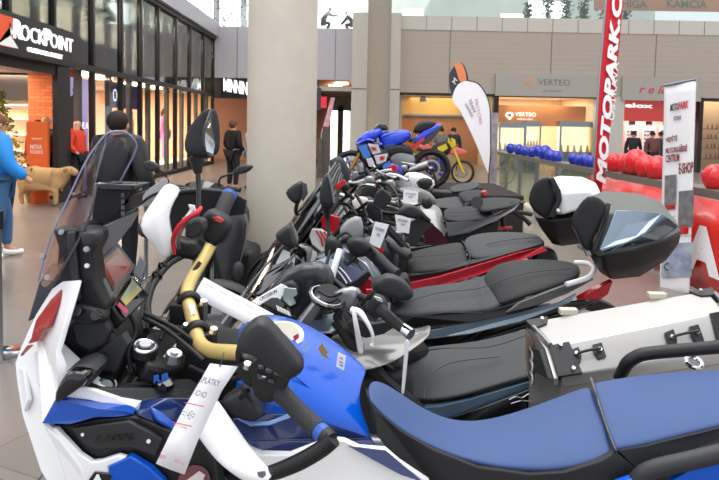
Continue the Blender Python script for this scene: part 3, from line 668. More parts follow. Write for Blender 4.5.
# ============================================================ PEOPLE
SKN = mat('skin', 'c99478', .6); HAIR = mat('dark_hair', '241a14', .8); HAIRL = mat('brown_hair', '6a4630', .8)
def person(label, base, yaw, h, top, leg, hair=HAIR, shoe=WHT, over=None, cat='person', name='person', skinm=SKN, skirt=False, puffy=1.0, long_hair=False):
    t = thing(name, label, cat, base); s = h/1.75; c, sn = math.cos(yaw), math.sin(yaw)
    def P(x, y, z): return Vector((base[0]+(x*c-y*sn)*s, base[1]+(x*sn+y*c)*s, base[2]+z*s))
    J = dict(pel=(0, 0, .95), waist=(0, .01, 1.08), chest=(0, 0, 1.3), neck=(0, .0, 1.48), head=(0, .02, 1.6), crown=(0, .01, 1.68),
             ls=(-.19, 0, 1.42), le=(-.25, -.02, 1.13), lw=(-.26, .05, .88), lh=(-.26, .08, .8), rs=(.19, 0, 1.42), re=(.25, -.02, 1.13), rw=(.26, .05, .88), rh=(.26, .08, .8),
             lp=(-.1, 0, .9), lk=(-.11, .02, .5), la=(-.11, -.02, .09), lt=(-.12, .12, .04), rp=(.1, 0, .9), rk=(.11, .02, .5), ra=(.11, -.02, .09), rt=(.12, .12, .04))
    if over: J.update(over)
    r = dict(pel=.13, waist=.12, chest=.135, neck=.055, head=.088, crown=.075, ls=.065, le=.045, lw=.032, lh=.04, rs=.065, re=.045, rw=.032, rh=.04, lp=.09, lk=.06, la=.042, lt=.035, rp=.09, rk=.06, ra=.042, rt=.035)
    N = {k: (P(*J[k]), r[k]*s) for k in J}
    E = [('pel', 'waist'), ('waist', 'chest'), ('chest', 'neck'), ('neck', 'head'), ('head', 'crown'), ('chest', 'ls'), ('ls', 'le'), ('le', 'lw'), ('lw', 'lh'), ('chest', 'rs'), ('rs', 're'), ('re', 'rw'), ('rw', 'rh'), ('pel', 'lp'), ('lp', 'lk'), ('lk', 'la'), ('la', 'lt'), ('pel', 'rp'), ('rp', 'rk'), ('rk', 'ra'), ('ra', 'rt')]
    skin('body', N, E, skinm, t)
    def sub(name, keys, edges, m, k, add=0.0, ext={}):
        NN = {q: (N[q][0], (N[q][1]*k+add*s)) for q in keys}; NN.update(ext); return skin(name, NN, edges, m, t)
    if top:
        q = lambda a, b, f: P(*[J[a][i]+(J[b][i]-J[a][i])*f for i in range(3)])
        sub('jacket', ['chest', 'waist', 'ls', 'le', 'lw', 'rs', 're', 'rw'], [('chest', 'waist'), ('waist', 'hem'), ('chest', 'ls'), ('ls', 'le'), ('le', 'lw'), ('chest', 'rs'), ('rs', 're'), ('re', 'rw'), ('chest', 'col')], top, 1.12*puffy, .02*puffy,
            {'hem': (q('pel', 'waist', -.1), .15*s*puffy), 'col': (q('chest', 'neck', .9), .085*s)})
    if leg:
        sub('trousers', ['pel', 'lp', 'lk', 'rp', 'rk'], [('pel', 'lp'), ('lp', 'lk'), ('lk', 'lc'), ('pel', 'rp'), ('rp', 'rk'), ('rk', 'rc')], leg, 1.08, .016,
            {'lc': (P(*[J['lk'][i]+(J['la'][i]-J['lk'][i])*.93 for i in range(3)]), .062*s), 'rc': (P(*[J['rk'][i]+(J['ra'][i]-J['rk'][i])*.93 for i in range(3)]), .062*s)})
    if hair:
        hc = P(J['head'][0], J['head'][1]-.03, J['head'][2]+.045)
        M().ell(hc, (.102*s, .112*s, .105*s), nu=20, nv=12).build('hair', hair, t)
        if long_hair: M().tube([P(J['head'][0], J['head'][1]-.08, J['head'][2]+.03), P(J['head'][0], J['head'][1]-.11, J['head'][2]-.15)], [.09*s, .06*s], 12, 1).build('hair_back', hair, t)
    f = Vector((-sn, c, 0)); rt_ = Vector((c, sn, 0)); hd = P(*J['head'])
    for k in (-1, 1):
        M().ell(hd+f*.085*s+rt_*k*.032*s+Vector((0, 0, .012*s)), .011*s, nu=8, nv=6).build('eye', BLG, t)
        M().ell(hd+rt_*k*.09*s-f*.005, (.016*s, .02*s, .032*s), nu=8, nv=6).build('ear', skinm, t)
    M().ell(hd+f*.094*s-Vector((0, 0, .015*s)), (.014*s, .016*s, .022*s), nu=8, nv=6).build('nose', skinm, t)
    M().ell(hd+f*.085*s-Vector((0, 0, .048*s)), (.024*s, .01*s, .006*s), nu=8, nv=6).build('mouth', mat('lips', 'a8605a', .6), t)
    if shoe:
        for k in ('l', 'r'):
            a = P(J[k+'a'][0], J[k+'a'][1]-.05, max(.045, J[k+'a'][2]-.05)); b = P(J[k+'t'][0], J[k+'t'][1]+.03, max(.035, J[k+'t'][2]-.005))
            M().tube([a+Vector((0, 0, .01)), a.lerp(b, .5), b], [.052*s, .05*s, .036*s], 14, 4, sq=.85).build('shoe', shoe, t)
    return t
# woman at the left edge, walking towards the right of the picture
DEN = mat('denim', '3f6a94', .8, noise=.15, nscale=20); BJ = mat('blue_jacket', '1c86d8', .5, bump=.4, bscale=30)
b = onz(11, 258)
person('walking person in bright blue jacket, jeans and white trainers at the left edge', (b.x-.13, b.y, 0), math.radians(-50), 1.66, BJ, DEN, HAIRL, WHT, dict(rh=(.30, .30, .93), rw=(.29, .24, .98), re=(.27, .05, 1.14), lk=(-.1, .1, .52), la=(-.1, .1, .1), lt=(-.1, .25, .05), rk=(.1, -.02, .5), ra=(.11, -.16, .12), rt=(.12, -.02, .05)), puffy=1.3)
# man in dark puffer jacket seen through the windscreen
b = pt(116, 118, 6.0)
person('person with short dark hair in black quilted jacket, back turned, behind the windscreen', (b.x+.02, 6.0, 0), math.radians(-12), 1.69, mat('black_puffer', '17191d', .45, bump=1., bscale=22), mat('dark_trousers', '15161a', .8), HAIR, BLK, dict(rh=(.34, .1, .82), rw=(.33, .06, .9), re=(.30, -.04, 1.12)), puffy=1.25)
# person in orange jacket inside the shop window
b = onz(79, 205); b = Vector((pt(78, 190, 13.3).x, 13.3, 0))
person('bald shop mannequin in orange red jacket behind the first glass pane', (b.x-.02, 13.3, 0), math.radians(-100), 1.66, mat('orange_jacket', 'd63c22', .6), mat('dark_trousers', '15161a', .8), None, BLK, dict(re=(.27, .0, 1.15), rw=(.2, .12, 1.0), rh=(.15, .16, .97)), cat='mannequin', name='mannequin', skinm=mat('mannequin_skin', 'd8a58c', .5), puffy=1.12)
for px, d, l, m, h in ((37.5, 12.9, 'person with dark hair and red top partly hidden behind the orange board', 'b03028', 1.6), (46.5, 13.2, 'person with fair hair in grey jacket right of the orange board', '5b5550', 1.66)):
    x = pt(px, 130, d).x
    person(l, (x, d, 0), math.radians(170), h, mat('top_'+m, m, .7), mat('dark_trousers', '15161a', .8), HAIR if px < 40 else mat('fair_hair', 'b89468', .8), BLK)
# mannequins in the glazing
y = onx(130, 120, -6.9).y
person('white bare mannequin standing behind the glass beside the purple banner', (-6.9, y, .25), math.radians(-90), 1.75, None, None, None, None, cat='mannequin', name='mannequin', skinm=mat('mannequin_white', 'd9c3a6', .5))
y = onx(165, 120, -6.8).y
person('mannequin in long pink and lilac dress behind the glass', (-6.8, y, .25), math.radians(-90), 1.85, mat('pink_top', 'd0629a', .7), mat('lilac_trousers', 'b070c0', .7), HAIR, None, cat='mannequin', name='mannequin', long_hair=True)
# hooded man by the far shop
d = 15.6
person('person in black hooded jacket with grey back print near the far column', (pt(233, 150, d).x, d, 0), math.radians(-35), 1.68, mat('black_hoodie', '141416', .8), mat('black_jeans', '17181b', .8), mat('auburn_hair', '5e3a2a', .8), BLK, dict(rh=(.2, .22, 1.05), rw=(.22, .16, 1.0), lh=(-.2, .22, 1.02), lw=(-.24, .14, .98)))
d = 15.4
person('person in light grey top partly hidden behind the near column', (pt(246, 150, d).x+.05, d+.7, 0), math.radians(150), 1.62, mat('light_top', 'b8b2b0', .8), mat('grey_jeans', '60626a', .8), HAIR, BLK)
# distant people in front of / in the eyewear shop
for px, d, l, m, yw in ((633, 22.5, 'person in dark suit jacket standing in front of the eyewear shop', '1c1c20', 160), (652, 22.0, 'person in brown coat beside the dark suited one', '6a4038', 190), (660.5, 22.6, 'person in dark top half hidden by the roll-up banner', '3a3236', 200)):
    person(l, (pt(px, 150, d).x, d, 0), math.radians(yw), 1.62, mat('coat_'+m, m, .7), mat('dark_trousers', '15161a', .8), HAIR, BLK)
# crouching figure upstairs
d = 26.8; x = pt(327, 10, d).x
person('dark crouching climber figure on the upper parapet, arms stretched right', (x, d, 5.42), math.radians(-80), 1.3, mat('olive_top', '54584a', .8), mat('dark_trousers', '15161a', .8), HAIR, BLK,
  dict(pel=(0, -.25, .5), waist=(0, -.2, .68), chest=(0, .0, .95), neck=(0, .1, 1.1), head=(0, .2, 1.2), crown=(0, .22, 1.28), ls=(-.17, .05, 1.02), rs=(.17, .05, 1.02), le=(-.15, .35, .9), re=(.15, .3, .85), lw=(-.1, .6, .92), rw=(.1, .55, .9), lh=(-.1, .68, .93), rh=(.1, .62, .92), lp=(-.1, -.2, .48), rp=(.1, -.2, .48), lk=(-.12, .22, .5), rk=(.12, .15, .45), la=(-.12, .05, .09), ra=(.12, -.05, .09), lt=(-.12, .2, .04), rt=(.12, .1, .04)))
x = pt(349, 10, d).x
person('second dark crouching figure upstairs, cut by the far column', (x, d, 5.42), math.radians(80), 1.1, mat('dark_top2', '2e3238', .8), mat('dark_trousers', '15161a', .8), HAIR, BLK,
  dict(pel=(0, -.25, .5), waist=(0, -.2, .68), chest=(0, .0, .95), neck=(0, .1, 1.1), head=(0, .2, 1.2), crown=(0, .22, 1.28), ls=(-.17, .05, 1.02), rs=(.17, .05, 1.02), le=(-.15, .3, .7), re=(.15, .3, .7), lw=(-.1, .5, .5), rw=(.1, .5, .5), lh=(-.1, .55, .45), rh=(.1, .55, .45), lp=(-.1, -.2, .48), rp=(.1, -.2, .48), lk=(-.12, .22, .5), rk=(.12, .15, .45), la=(-.12, .05, .09), ra=(.12, -.05, .09), lt=(-.12, .2, .04), rt=(.12, .1, .04)))
# ============================================================ QUEUE POSTS
def post(px, py, label, zt=.98):
    b = onz(px, py); t = thing('queue_post', label, 'post', (b.x, b.y, 0)); B = Vector((b.x, b.y, 0))
    M().tube([B, B+Vector((0, 0, .02)), B+Vector((0, 0, .035))], [.16, .16, .03], 32, 1).build('base', CHR, t)
    M().cyl(B+Vector((0, 0, .02)), B+Vector((0, 0, zt)), .02).build('pole', STL, t)
    M().cyl(B+Vector((0, 0, zt-.12)), B+Vector((0, 0, zt)), .033).build('belt_head', BLK, t)
post(0, 356, 'steel queue post with round base at the left picture edge')
post(146, 280, 'steel queue post standing behind the windscreen of the nearest motorcycle', 1.02)
# ============================================================ MOTORCYCLE TOOLS
def newell(P):
    n = Vector()
    for i in range(len(P)):
        a, b = P[i], P[(i+1) % len(P)]; n += Vector(((a.y-b.y)*(a.z+b.z), (a.z-b.z)*(a.x+b.x), (a.x-b.x)*(a.y+b.y)))
    return n.normalized()
def pl(name, outline, m, parent, th=.012, d=None, bevel=.002, sm=0):
    """panel: outline on its near face, thickness going away from the viewer's side along the panel's own normal"""
    P = [V(p, d) for p in outline]
    if sm: P = cr(P, sm, True)
    n = newell(P); c = sum(P, Vector())/len(P)
    if n.dot(c-Vector((0, 0, EYE))) < 0: n = -n
    return M().plate(P, n*th).build(name, m, parent, bevel=bevel)
def bolt(p, r, m, parent, nrm=(0.1, -1, .35), name='bolt'):
    n = Vector(nrm).normalized(); p = V(p); q = M().cyl(p+n*r*.1, p+n*r*.9, r, r*.85, 12); q.cyl(p+n*r*.9, p+n*r*1.1, r*.5, r*.5, 6); return q.build(name, m, parent)
def wheel(root, c, R, wt=.06, rim=None, spokes=5, wire=False, axis=(0, 1, 0), wide=1.0):
    ax = Vector(axis); c = Vector(c)
    t = M().ring(c, ax, R-wt, wt, 40, 12, wide).build('tyre', RUB, root)
    q = M().ring(c, ax, R-wt*1.75, .018, 40, 8, 2.2)
    rm = q.build('rim', rim or BLK, root)
    h = M().cyl(c-ax*.07, c+ax*.07, .04).build('hub', STL, root)
    a = ax.orthogonal().normalized(); b = ax.cross(a); g = M()
    n = 24 if wire else spokes*2
    for i in range(n):
        q = 2*math.pi*(i//2 if not wire else i)/(n/2 if not wire else n) + (.13 if i % 2 and not wire else 0)
        v = a*math.cos(q)+b*math.sin(q); g.tube([c+v*.03, c+v*(R-wt*1.75)], .003 if wire else .012, 6, 1)
    g.build('spokes', rim or BLK, root)
    d = M().ring(c-ax*.055, ax, .125, .022, 36, 6, .12).build('brake_disc', STL, root)
def chassis(root, xf, xr, Y, head, R=.31, z0=0., rim=None, wire=False, engine=True, body=DGR):
    """wheels, fork, frame, engine and swingarm standing on the floor"""
    hx, hz = head; f = Vector((xf, Y, z0+R)); r = Vector((xr, Y, z0+R))
    wheel(root, f, R, .052, rim, wire=wire); wheel(root, r, R, .065, rim, wire=wire)
    for s in (-1, 1): M().tube([f+Vector((0, s*.1, 0)), Vector((xf+(hx-xf)*.45, Y+s*.1, z0+R+(hz-R-z0)*.45)), Vector((hx, Y+s*.1, hz))], [.028, .028, .022], 10, 1).build('fork_leg', STL, root)
    g = M(); g.ring(f, (0, 1, 0), R+.012, .004, 40, 6, 12)
    g.v = [v for v in g.v]
    pts = [f+Vector((math.cos(a)*(R+.03), 0, math.sin(a)*(R+.03))) for a in [math.radians(x) for x in range(20, 161, 14)]]
    grid('front_mudguard', [[p+Vector((0, -.06, -.03)), p+Vector((0, -.03, .005)), p+Vector((0, .03, .005)), p+Vector((0, .06, -.03))] for p in pts], BLK, root, .004, 1)
    if engine:
        ex = (xf+xr)/2+.05; ez = z0+.36
        M().box((ex, Y, ez), (.42, .3, .28)).build('engine_block', STL, root, bevel=.04, bseg=3)
        M().box((ex-.1, Y, ez+.24), (.2, .24, .24), Matrix.Rotation(-.25, 3, 'Y')).build('cylinder_head', DGR, root, bevel=.03)
        for s in (-1, 1): M().cyl((ex+.05, Y+s*.14, ez-.02), (ex+.05, Y+s*.18, ez-.02), .1, .085).build('engine_cover', BLK, root)
        M().tube([(ex-.2, Y-.02, ez+.2), (ex-.3, Y-.06, ez-.05), (ex-.1, Y-.1, ez-.2), (ex+.25, Y+.1, ez-.16), (xr-.05, Y+.19, z0+R+.12), (xr+.2, Y+.2, z0+R+.22)], [.022, .022, .025, .028, .05, .05], 12, 5).build('exhaust', STL, root)
        M().box((hx-.08, Y, ez+.22), (.05, .3, .26)).build('radiator', DGR, root, bevel=.01)
    for s in (-1, 1):
        M().tube([(hx+.05, Y+s*.04, hz-.1), (hx+.22, Y+s*.13, hz-.28), ((xf+xr)/2+.3, Y+s*.13, z0+.42), r+Vector((-.38, s*.09, .05))], .025, 8, 4).build('frame_spar', BLK, root)
        M().tube([r+Vector((-.4, s*.09, .04)), r+Vector((0, s*.1, 0))], [.03, .022], 8, 1).build('swingarm', BLK, root)
        M().tube([((xf+xr)/2+.22, Y+s*.12, z0+.62), (xr+.05, Y+s*.1, z0+.72)], .014, 8, 1).build('subframe_rail', BLK, root)
    M().tube([((xf+xr)/2+.15, Y-.14, z0+.3), ((xf+xr)/2+.2, Y-.34, z0+.012)], .011, 8, 1).build('side_stand', BLK, root)
def seat(name, root, rows, m, sub=2, solid=.0):
    """closed cushion from cross-section rows (each row runs far edge -> top -> near edge)"""
    R = []
    for r in rows:
        P = [V(p) for p in r]; lo = min(p.z for p in P)-.03
        R.append(P+[P[-1]+Vector((0, .03, -.03)), P[0]+Vector((0, -.03, -.03))])
    return M().loft(R).build(name, m, root, sub=sub)
# ============================================================ NEAREST MOTORCYCLE (white and blue)
b1 = thing('motorcycle', 'nearest white and blue adventure motorcycle with blue seat and gold handlebar', 'motorcycle', (-.2, 1.52, 0))
chassis(b1, -1.0, .66, 1.54, (-.5, 1.02), R=.34, wire=True, rim=GLD)
# windscreen
WS = [[(50, 288, 1.30), (41, 290, 1.4), (38, 280, 1.5), (52, 268, 1.6), (78, 262, 1.68)],
      [(74, 248, 1.33), (54, 250, 1.42), (50, 238, 1.5), (66, 234, 1.6), (96, 236, 1.67)],
      [(90, 214, 1.36), (69, 216, 1.43), (67, 200, 1.5), (82, 198, 1.59), (110, 206, 1.65)],
      [(96, 184, 1.40), (84, 178, 1.44), (86, 160, 1.5), (104, 158, 1.57), (125, 172, 1.62)],
      [(102, 158, 1.43), (95, 150, 1.46), (103, 136, 1.5), (120, 137, 1.56), (135, 150, 1.6)],
      [(108, 142, 1.45), (104, 137, 1.47), (113, 130, 1.5), (125, 131, 1.55), (136, 141, 1.58)]]
grid('windscreen', WS, SCRN, b1, .004, 2)
for p in ((62, 232, 1.36), (48, 277, 1.32), (43, 256, 1.34), (87, 249, 1.33)): bolt(p, .007, STL, b1)
tubep('screen_edge_strip', [(51, 288, 1.3), (74, 249, 1.33), (90, 215, 1.36), (96, 185, 1.4)], .003, BLG, b1)
tubep('screen_edge', [(38, 281, 1.5), (50, 239, 1.5), (67, 201, 1.5), (86, 161, 1.5), (103, 137, 1.5), (113, 131, 1.5), (126, 132, 1.55), (136, 142, 1.58), (135, 152, 1.6), (124, 174, 1.62), (118, 184, 1.63)], .0022, mat('edge_violet', '8f93b4', .15, coat=.5), b1, 8)
# bracket behind the screen
pl('screen_bracket', [(97, 184), (137, 185), (136, 193), (130, 196), (128, 210), (121, 214), (118, 232), (100, 240), (90, 236), (93, 205)], BLK, b1, .10, 1.55, .006)
pl('gps_bar', [(92, 183), (137, 184), (137, 191), (92, 190)], BLG, b1, .04, 1.5, .004)
for k in range(4): pl('slot', [(121, 193+k*6), (124, 193+k*6), (124, 197+k*6), (121, 197+k*6)], GRY, b1, .004, 1.545, 0)
tubep('bracket_wire', [(73, 196, 1.44), (85, 192, 1.46), (98, 193, 1.5)], .0025, BLK, b1)
tubep('bracket_stay', [(66, 240, 1.4), (84, 225, 1.46), (100, 222, 1.52)], .008, BLK, b1)
pl('side_deflector', [(140, 210, 1.62), (134, 221, 1.58), (116, 245, 1.48), (98, 256, 1.42), (97, 243, 1.40), (99, 229, 1.41), (118, 220, 1.50)], mat('deflector_grey', '5c5e62', .4), b1, .008)
pl('upper_stay', [(52, 229), (84, 228), (98, 230), (99, 240), (92, 254), (96, 285), (106, 305), (104, 312), (78, 313), (60, 300), (56, 268), (58, 248)], BLK, b1, .06, 1.36, .008)
pl('stay_rib', [(66, 232), (74, 231), (80, 300), (72, 304)], DGR, b1, .012, 1.345, .004)
puff('stay_boss', [(84, 231), (98, 230), (100, 238), (95, 245), (85, 244)], DGR, b1, 1.35, .02, .03)
bolt((87.5, 265.5, 1.345), .006, CHR, b1); bolt((78, 311, 1.33), .012, BLG, b1); bolt((97, 315, 1.33), .012, BLG, b1)
puff('bolt_plate', [(60, 302), (75, 300), (103, 308), (107, 320), (92, 322), (66, 316)], BLK, b1, 1.36, .02, .04)
# instruments
def quad(name, q, m, parent, th, inset=0, lift=0, bevel=.004):
    P = [V(p) for p in q]; c = sum(P, Vector())/4; n = newell(P)
    if n.dot(c-Vector((0, 0, EYE))) < 0: n = -n
    P = [c+(p-c)*(1-inset)-n*lift for p in P]; return M().plate(P, n*th).build(name, m, parent, bevel=bevel)
def screen_mat(name, a, b, c=None):
    m = bpy.data.materials.new(name); m.use_nodes = True; nt = m.node_tree; s = nt.nodes['Principled BSDF']
    tc = nt.nodes.new('ShaderNodeTexCoord'); sx = nt.nodes.new('ShaderNodeSeparateXYZ'); r = nt.nodes.new('ShaderNodeValToRGB')
    r.color_ramp.elements[0].color = lin(a); r.color_ramp.elements[1].color = lin(b)
    if c: e = r.color_ramp.elements.new(.45); e.color = lin(c)
    nt.links.new(tc.outputs['Generated'], sx.inputs[0]); nt.links.new(sx.outputs['Z'], r.inputs[0])
    nt.links.new(r.outputs[0], s.inputs['Base Color']); s.inputs['Roughness'].default_value = .12
    nt.links.new(r.outputs[0], s.inputs['Emission Color']); s.inputs['Emission Strength'].default_value = .25
    return m
D1 = [(112, 300, 1.39), (94, 262, 1.40), (118, 241, 1.56), (137, 266, 1.55)]
dp = quad('touch_display', D1, mat('bezel_grey', '4b4d52', .4), b1, .035, bevel=.006)
quad('display_glass', D1, screen_mat('tft_reflection', '2a2a28', '7a6a5c', '6a2f28'), dp, .002, .26, .002, 0)  # dark display glass with its reddish reflection painted in as a faintly emitting gradient
D2 = [(124, 321, 1.40), (112, 306, 1.40), (131, 273, 1.56), (150, 295, 1.54)]
dp = quad('lcd_display', D2, BLK, b1, .03, bevel=.005)
quad('lcd_frame', D2, BLG, dp, .002, .12, .003, 0)
D3 = [(123, 309.5, 1.42), (117, 302.5, 1.43), (130, 282, 1.54), (140, 292.5, 1.53)]
quad('lcd_glass', D3, screen_mat('lcd', 'a08c44', '4c5a54', '6a6c4e'), dp, .002, .05, .012, 0)
quad('red_label', [(124.5, 317, 1.40), (115, 307.5, 1.405), (117, 303.5, 1.425), (126.5, 312.5, 1.42)], mat('label_pink', 'a23a50', .4), dp, .002, .05, .008, 0)
pl('display_side_arm', [(140, 255, 1.66), (146, 262, 1.64), (141, 280, 1.62), (133, 272, 1.62)], GRY, b1, .02)
# inner cowl
puff('inner_cowl', [(58, 318), (90, 313), (112, 318), (127, 336), (130, 352), (122, 376), (102, 374), (96, 392), (80, 404), (62, 402), (56, 380), (60, 362), (54, 350)], BLK, b1, 1.44, .05, .12, lv=4, pw=.3)
pl('cowl_step', [(70, 322), (104, 318), (110, 330), (104, 345), (90, 352), (76, 344)], DGR, b1, .03, 1.37, .006)
pl('cowl_pocket', [(99, 350), (122, 334), (128, 344), (116, 372), (98, 369), (92, 356)], DGR, b1, .03, 1.37, .006)
pl('cowl_bar', [(104, 318, 1.4), (112, 316, 1.44), (128, 334, 1.46), (123, 341, 1.42)], DGR, b1, .03)
# near indicator
puff('indicator_stalk', [(70, 368), (84, 360), (99, 368), (92, 382), (76, 384)], DGR, b1, 1.29, .025, .07)
puff('indicator', [(83, 368), (91, 372), (86, 383), (62, 399), (58, 400), (58, 390), (66, 374), (73, 368)], BLG, b1, 1.26, .02, .03)
# white front fairing with red graphics
wf1 = [(77, 280, 1.33), (71, 300, 1.30), (62, 330, 1.28), (56, 351, 1.27), (62, 366, 1.27), (58, 392, 1.26), (75, 386, 1.27), (92, 389, 1.28), (118, 398, 1.3), (140, 402, 1.32), (138, 412, 1.31), (100, 411, 1.28), (62, 402, 1.26),
       (57, 400, 1.25), (42, 423, 1.25), (60, 440, 1.25), (80, 468, 1.25), (96, 520, 1.27), (70, 520, 1.3), (40, 470, 1.34), (22, 415, 1.38), (17, 385, 1.40), (15, 364, 1.42), (22, 344, 1.42), (35, 315, 1.41), (52, 288, 1.38), (62, 281, 1.35)]
pl('front_fairing', wf1, WHT, b1, .012, bevel=.004)
pl('fairing_ridge', [(33, 352, 1.38), (45, 345, 1.345), (52, 350, 1.315), (50, 372, 1.30), (56, 390, 1.285), (46, 400, 1.30), (36, 382, 1.35)], WHT, b1, .012, bevel=.005)
pl('fairing_lower_step', [(18, 366, 1.405), (24, 368, 1.395), (28, 400, 1.36), (24, 412, 1.37)], WPL, b1, .01, bevel=.003)
RG = mat('red_graphic', 'a01a26', .25, coat=.4)
def rg(pts): return pl('red_graphic', [(x, y, z-.014) for x, y, z in pts], RG, b1, .006, bevel=0)
rg([(61, 289, 1.352), (62, 291, 1.35), (47.5, 326, 1.322), (37, 329, 1.37), (31.5, 336, 1.385), (36, 320, 1.39), (51, 299, 1.365)])
rg([(44.5, 326.5, 1.325), (38, 340, 1.345), (28, 343, 1.375), (34, 333, 1.372)])
rg([(27, 345, 1.385), (31, 344, 1.366), (22.5, 352, 1.392), (20, 355, 1.40)])
pl('dark_screen_base', [(38, 284), (52, 262), (58, 262), (56, 283), (48, 300), (34, 318), (27, 322)], mat('screen_base', '2c3040', .25, coat=.4), b1, .05, 1.45, .004)
# blue side panels
pl('blue_cowl', [(55, 399, 1.25), (66, 400, 1.25), (98, 408, 1.26), (126, 411, 1.27), (134, 414, 1.28), (120, 416, 1.27), (95, 417, 1.26), (70, 424, 1.25), (42, 423, 1.245)], BMD, b1, .03)
pl('navy_cowl', [(134, 409, 1.30), (142, 400, 1.31), (168, 397, 1.32), (196, 398, 1.33), (204, 420, 1.33), (196, 436, 1.33), (180, 434, 1.3), (160, 424, 1.28), (138, 414, 1.27)], NAV, b1, .03)
pl('navy_cowl_edge', [(150, 405, 1.285), (163, 412, 1.285), (186, 432, 1.29), (178, 431, 1.28), (158, 419, 1.27)], BMD, b1, .01)
pl('black_side_panel', [(44, 424), (70, 425), (95, 419), (128, 416), (140, 417), (160, 426), (195, 440), (215, 460), (222, 500), (180, 540), (120, 520), (96, 500), (84, 458), (62, 436)], BLK, b1, .05, 1.275, .004)
pl('side_cover', [(71, 428), (128, 421), (150, 432), (162, 440), (155, 456), (130, 447), (94, 449), (84, 444)], DGR, b1, .012, 1.262, .003)
text('lettering', '1100L', pt(94, 441, 1.259), pt(134, 439, 1.259), pt(96, 435, 1.259), BLG, b1, shear=.2, bold=.03)
bolt((83, 434, 1.26), .004, CHR, b1); bolt((149, 440.5, 1.26), .005, CHR, b1)
pl('white_lower_fairing', [(50, 428), (56, 428), (80, 454), (92, 462), (100, 461), (118, 455), (128, 458), (108, 466), (112, 480), (108, 530), (80, 530)], WHT, b1, .015, 1.255, .003)
pl('blue_lower_fairing', [(108, 466), (130, 456), (150, 468), (164, 482), (180, 530), (112, 530)], BLU, b1, .02, 1.25, .003)
pl('black_graphic', [(88, 480), (94, 472), (112, 474), (104, 500)], BLG, b1, .006, 1.248, .001)
text('lettering', 'A', pt(90, 486, 1.245), pt(104, 486, 1.245), pt(91, 474, 1.245), WHT, b1, bold=.05)
q = M().cyl(pt(194, 482, 1.262), pt(194, 482, 1.255), .032).build('round_badge', mat('badge_maroon', '5a1620', .3, coat=.5), b1)
pl('badge_wing', [(184, 482), (199, 471), (205, 475), (203, 479), (206, 483), (196, 485)], mat('badge_silver', 'd9cfd0', .3), q, .002, 1.252, 0)
# socket ring and cross strip
M().ring(pt(106, 386.5, 1.33), (.1, -.6, .8), .019, .005, 24, 8).build('power_socket', BLG, b1)
M().cyl(pt(106, 387.5, 1.34), pt(106, 386, 1.33), .014).build('socket_cap', mat('socket_grey', '77807f', .3), b1)
pl('cross_panel', [(70, 378, 1.34), (94, 374, 1.36), (120, 384, 1.37), (132, 381, 1.38), (190, 378, 1.42), (206, 388, 1.42), (196, 399, 1.36), (140, 400, 1.33), (122, 396, 1.31), (88, 388, 1.29)], DGR, b1, .02)
bolt((126, 388, 1.36), .005, BLG, b1, (0, -.5, .8))
# dark mass of frame, hoses and steering head
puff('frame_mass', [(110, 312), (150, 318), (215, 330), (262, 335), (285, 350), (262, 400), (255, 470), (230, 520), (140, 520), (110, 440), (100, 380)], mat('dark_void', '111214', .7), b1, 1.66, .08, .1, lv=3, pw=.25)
# steering head
tri = [(140, 345, 1.42), (150, 332, 1.50), (170, 330, 1.58), (188, 345, 1.55), (186, 366, 1.44), (168, 372, 1.38), (148, 364, 1.36)]
pl('steering_clamp', tri, BLK, b1, .04, bevel=.008)
UPN = Vector((.25, -.25, 1)).normalized()
def disc(name, p, r, m, h=.01, parent=b1, nrm=UPN): c = V(p); return M().cyl(c, c+nrm*h, r, r*.9, 28).build(name, m, parent)
disc('fork_cap', (144, 352, 1.40), .030, BLK, .018); M().ring(V((144, 348, 1.395))+UPN*.006, UPN, .022, .004).build('key_ring', CHR, b1); disc('ignition_barrel', (144, 349.5, 1.395), .014, STL, .018)
disc('stem_nut', (158, 327, 1.60), .030, mat('nut_grey', '8d9092', .35, .5), .012)
for a, b in (((150, 324), (166, 324)), ((158, 317), (159, 331))): tubep('nut_groove', [(a[0], a[1], 1.585), (b[0], b[1], 1.585)], .0015, BLG, b1, sm=1)
disc('fork_adjuster', (173, 360, 1.38), .018, STL, .02); disc('adjuster_screw', (174, 355, 1.375), .009, CHR, .012)
text('lettering', 'R', pt(154, 383, 1.365), pt(161, 381, 1.365), pt(154, 375, 1.365), mat('blue_ink', '2c62c8', .4), b1, bold=.05)
text('lettering', 'B', pt(162, 382, 1.365), pt(169, 379, 1.365), pt(162, 374, 1.365), mat('blue_ink', '2c62c8', .4), b1, bold=.05)
disc('blue_adjuster', (164, 384, 1.375), .022, BLG, .01)
pl('clamp_arm', [(178, 340, 1.5), (184, 347, 1.48), (166, 364, 1.41), (160, 358, 1.42)], STL, b1, .02)
# gold handlebar
BAR = [(216, 234, 1.84), (206, 254, 1.78), (193, 276, 1.70), (187, 292, 1.63), (190, 308, 1.57), (195, 327, 1.50), (200, 343, 1.44), (211, 350, 1.40), (232, 352, 1.35), (248, 354, 1.32), (262, 368, 1.28), (272, 383, 1.25)]
hb = tubep('handlebar', BAR, .0165, GLD, b1, 18)
pl('bar_sticker', [(188.5, 303, 1.548), (193.5, 303, 1.548), (196, 313, 1.518), (191, 314, 1.518)], PAPER, hb, .002, bevel=0)
for nm, c, e0, e1 in (('bar_clamp', (189, 301, 1.60), (179, 299.5, 1.6), (203, 304, 1.58)), ('bar_clamp', (197, 331, 1.49), (186, 328, 1.5), (213, 332, 1.46))):
    a, b = V(e0), V(e1); ax = (V(BAR[5])-V(BAR[4])).normalized()
    q = M().ring(V(c), ax, .022, .008, 24, 8, 1.6); q.box(a.lerp(b, .5)-UPN*.03, (.085, .05, .05)); cl = q.build(nm, BLK, b1, bevel=.004)
    for p in (a, b): disc('bolt', (0, 0, 1) if False else p, .009, CHR, .012, cl)
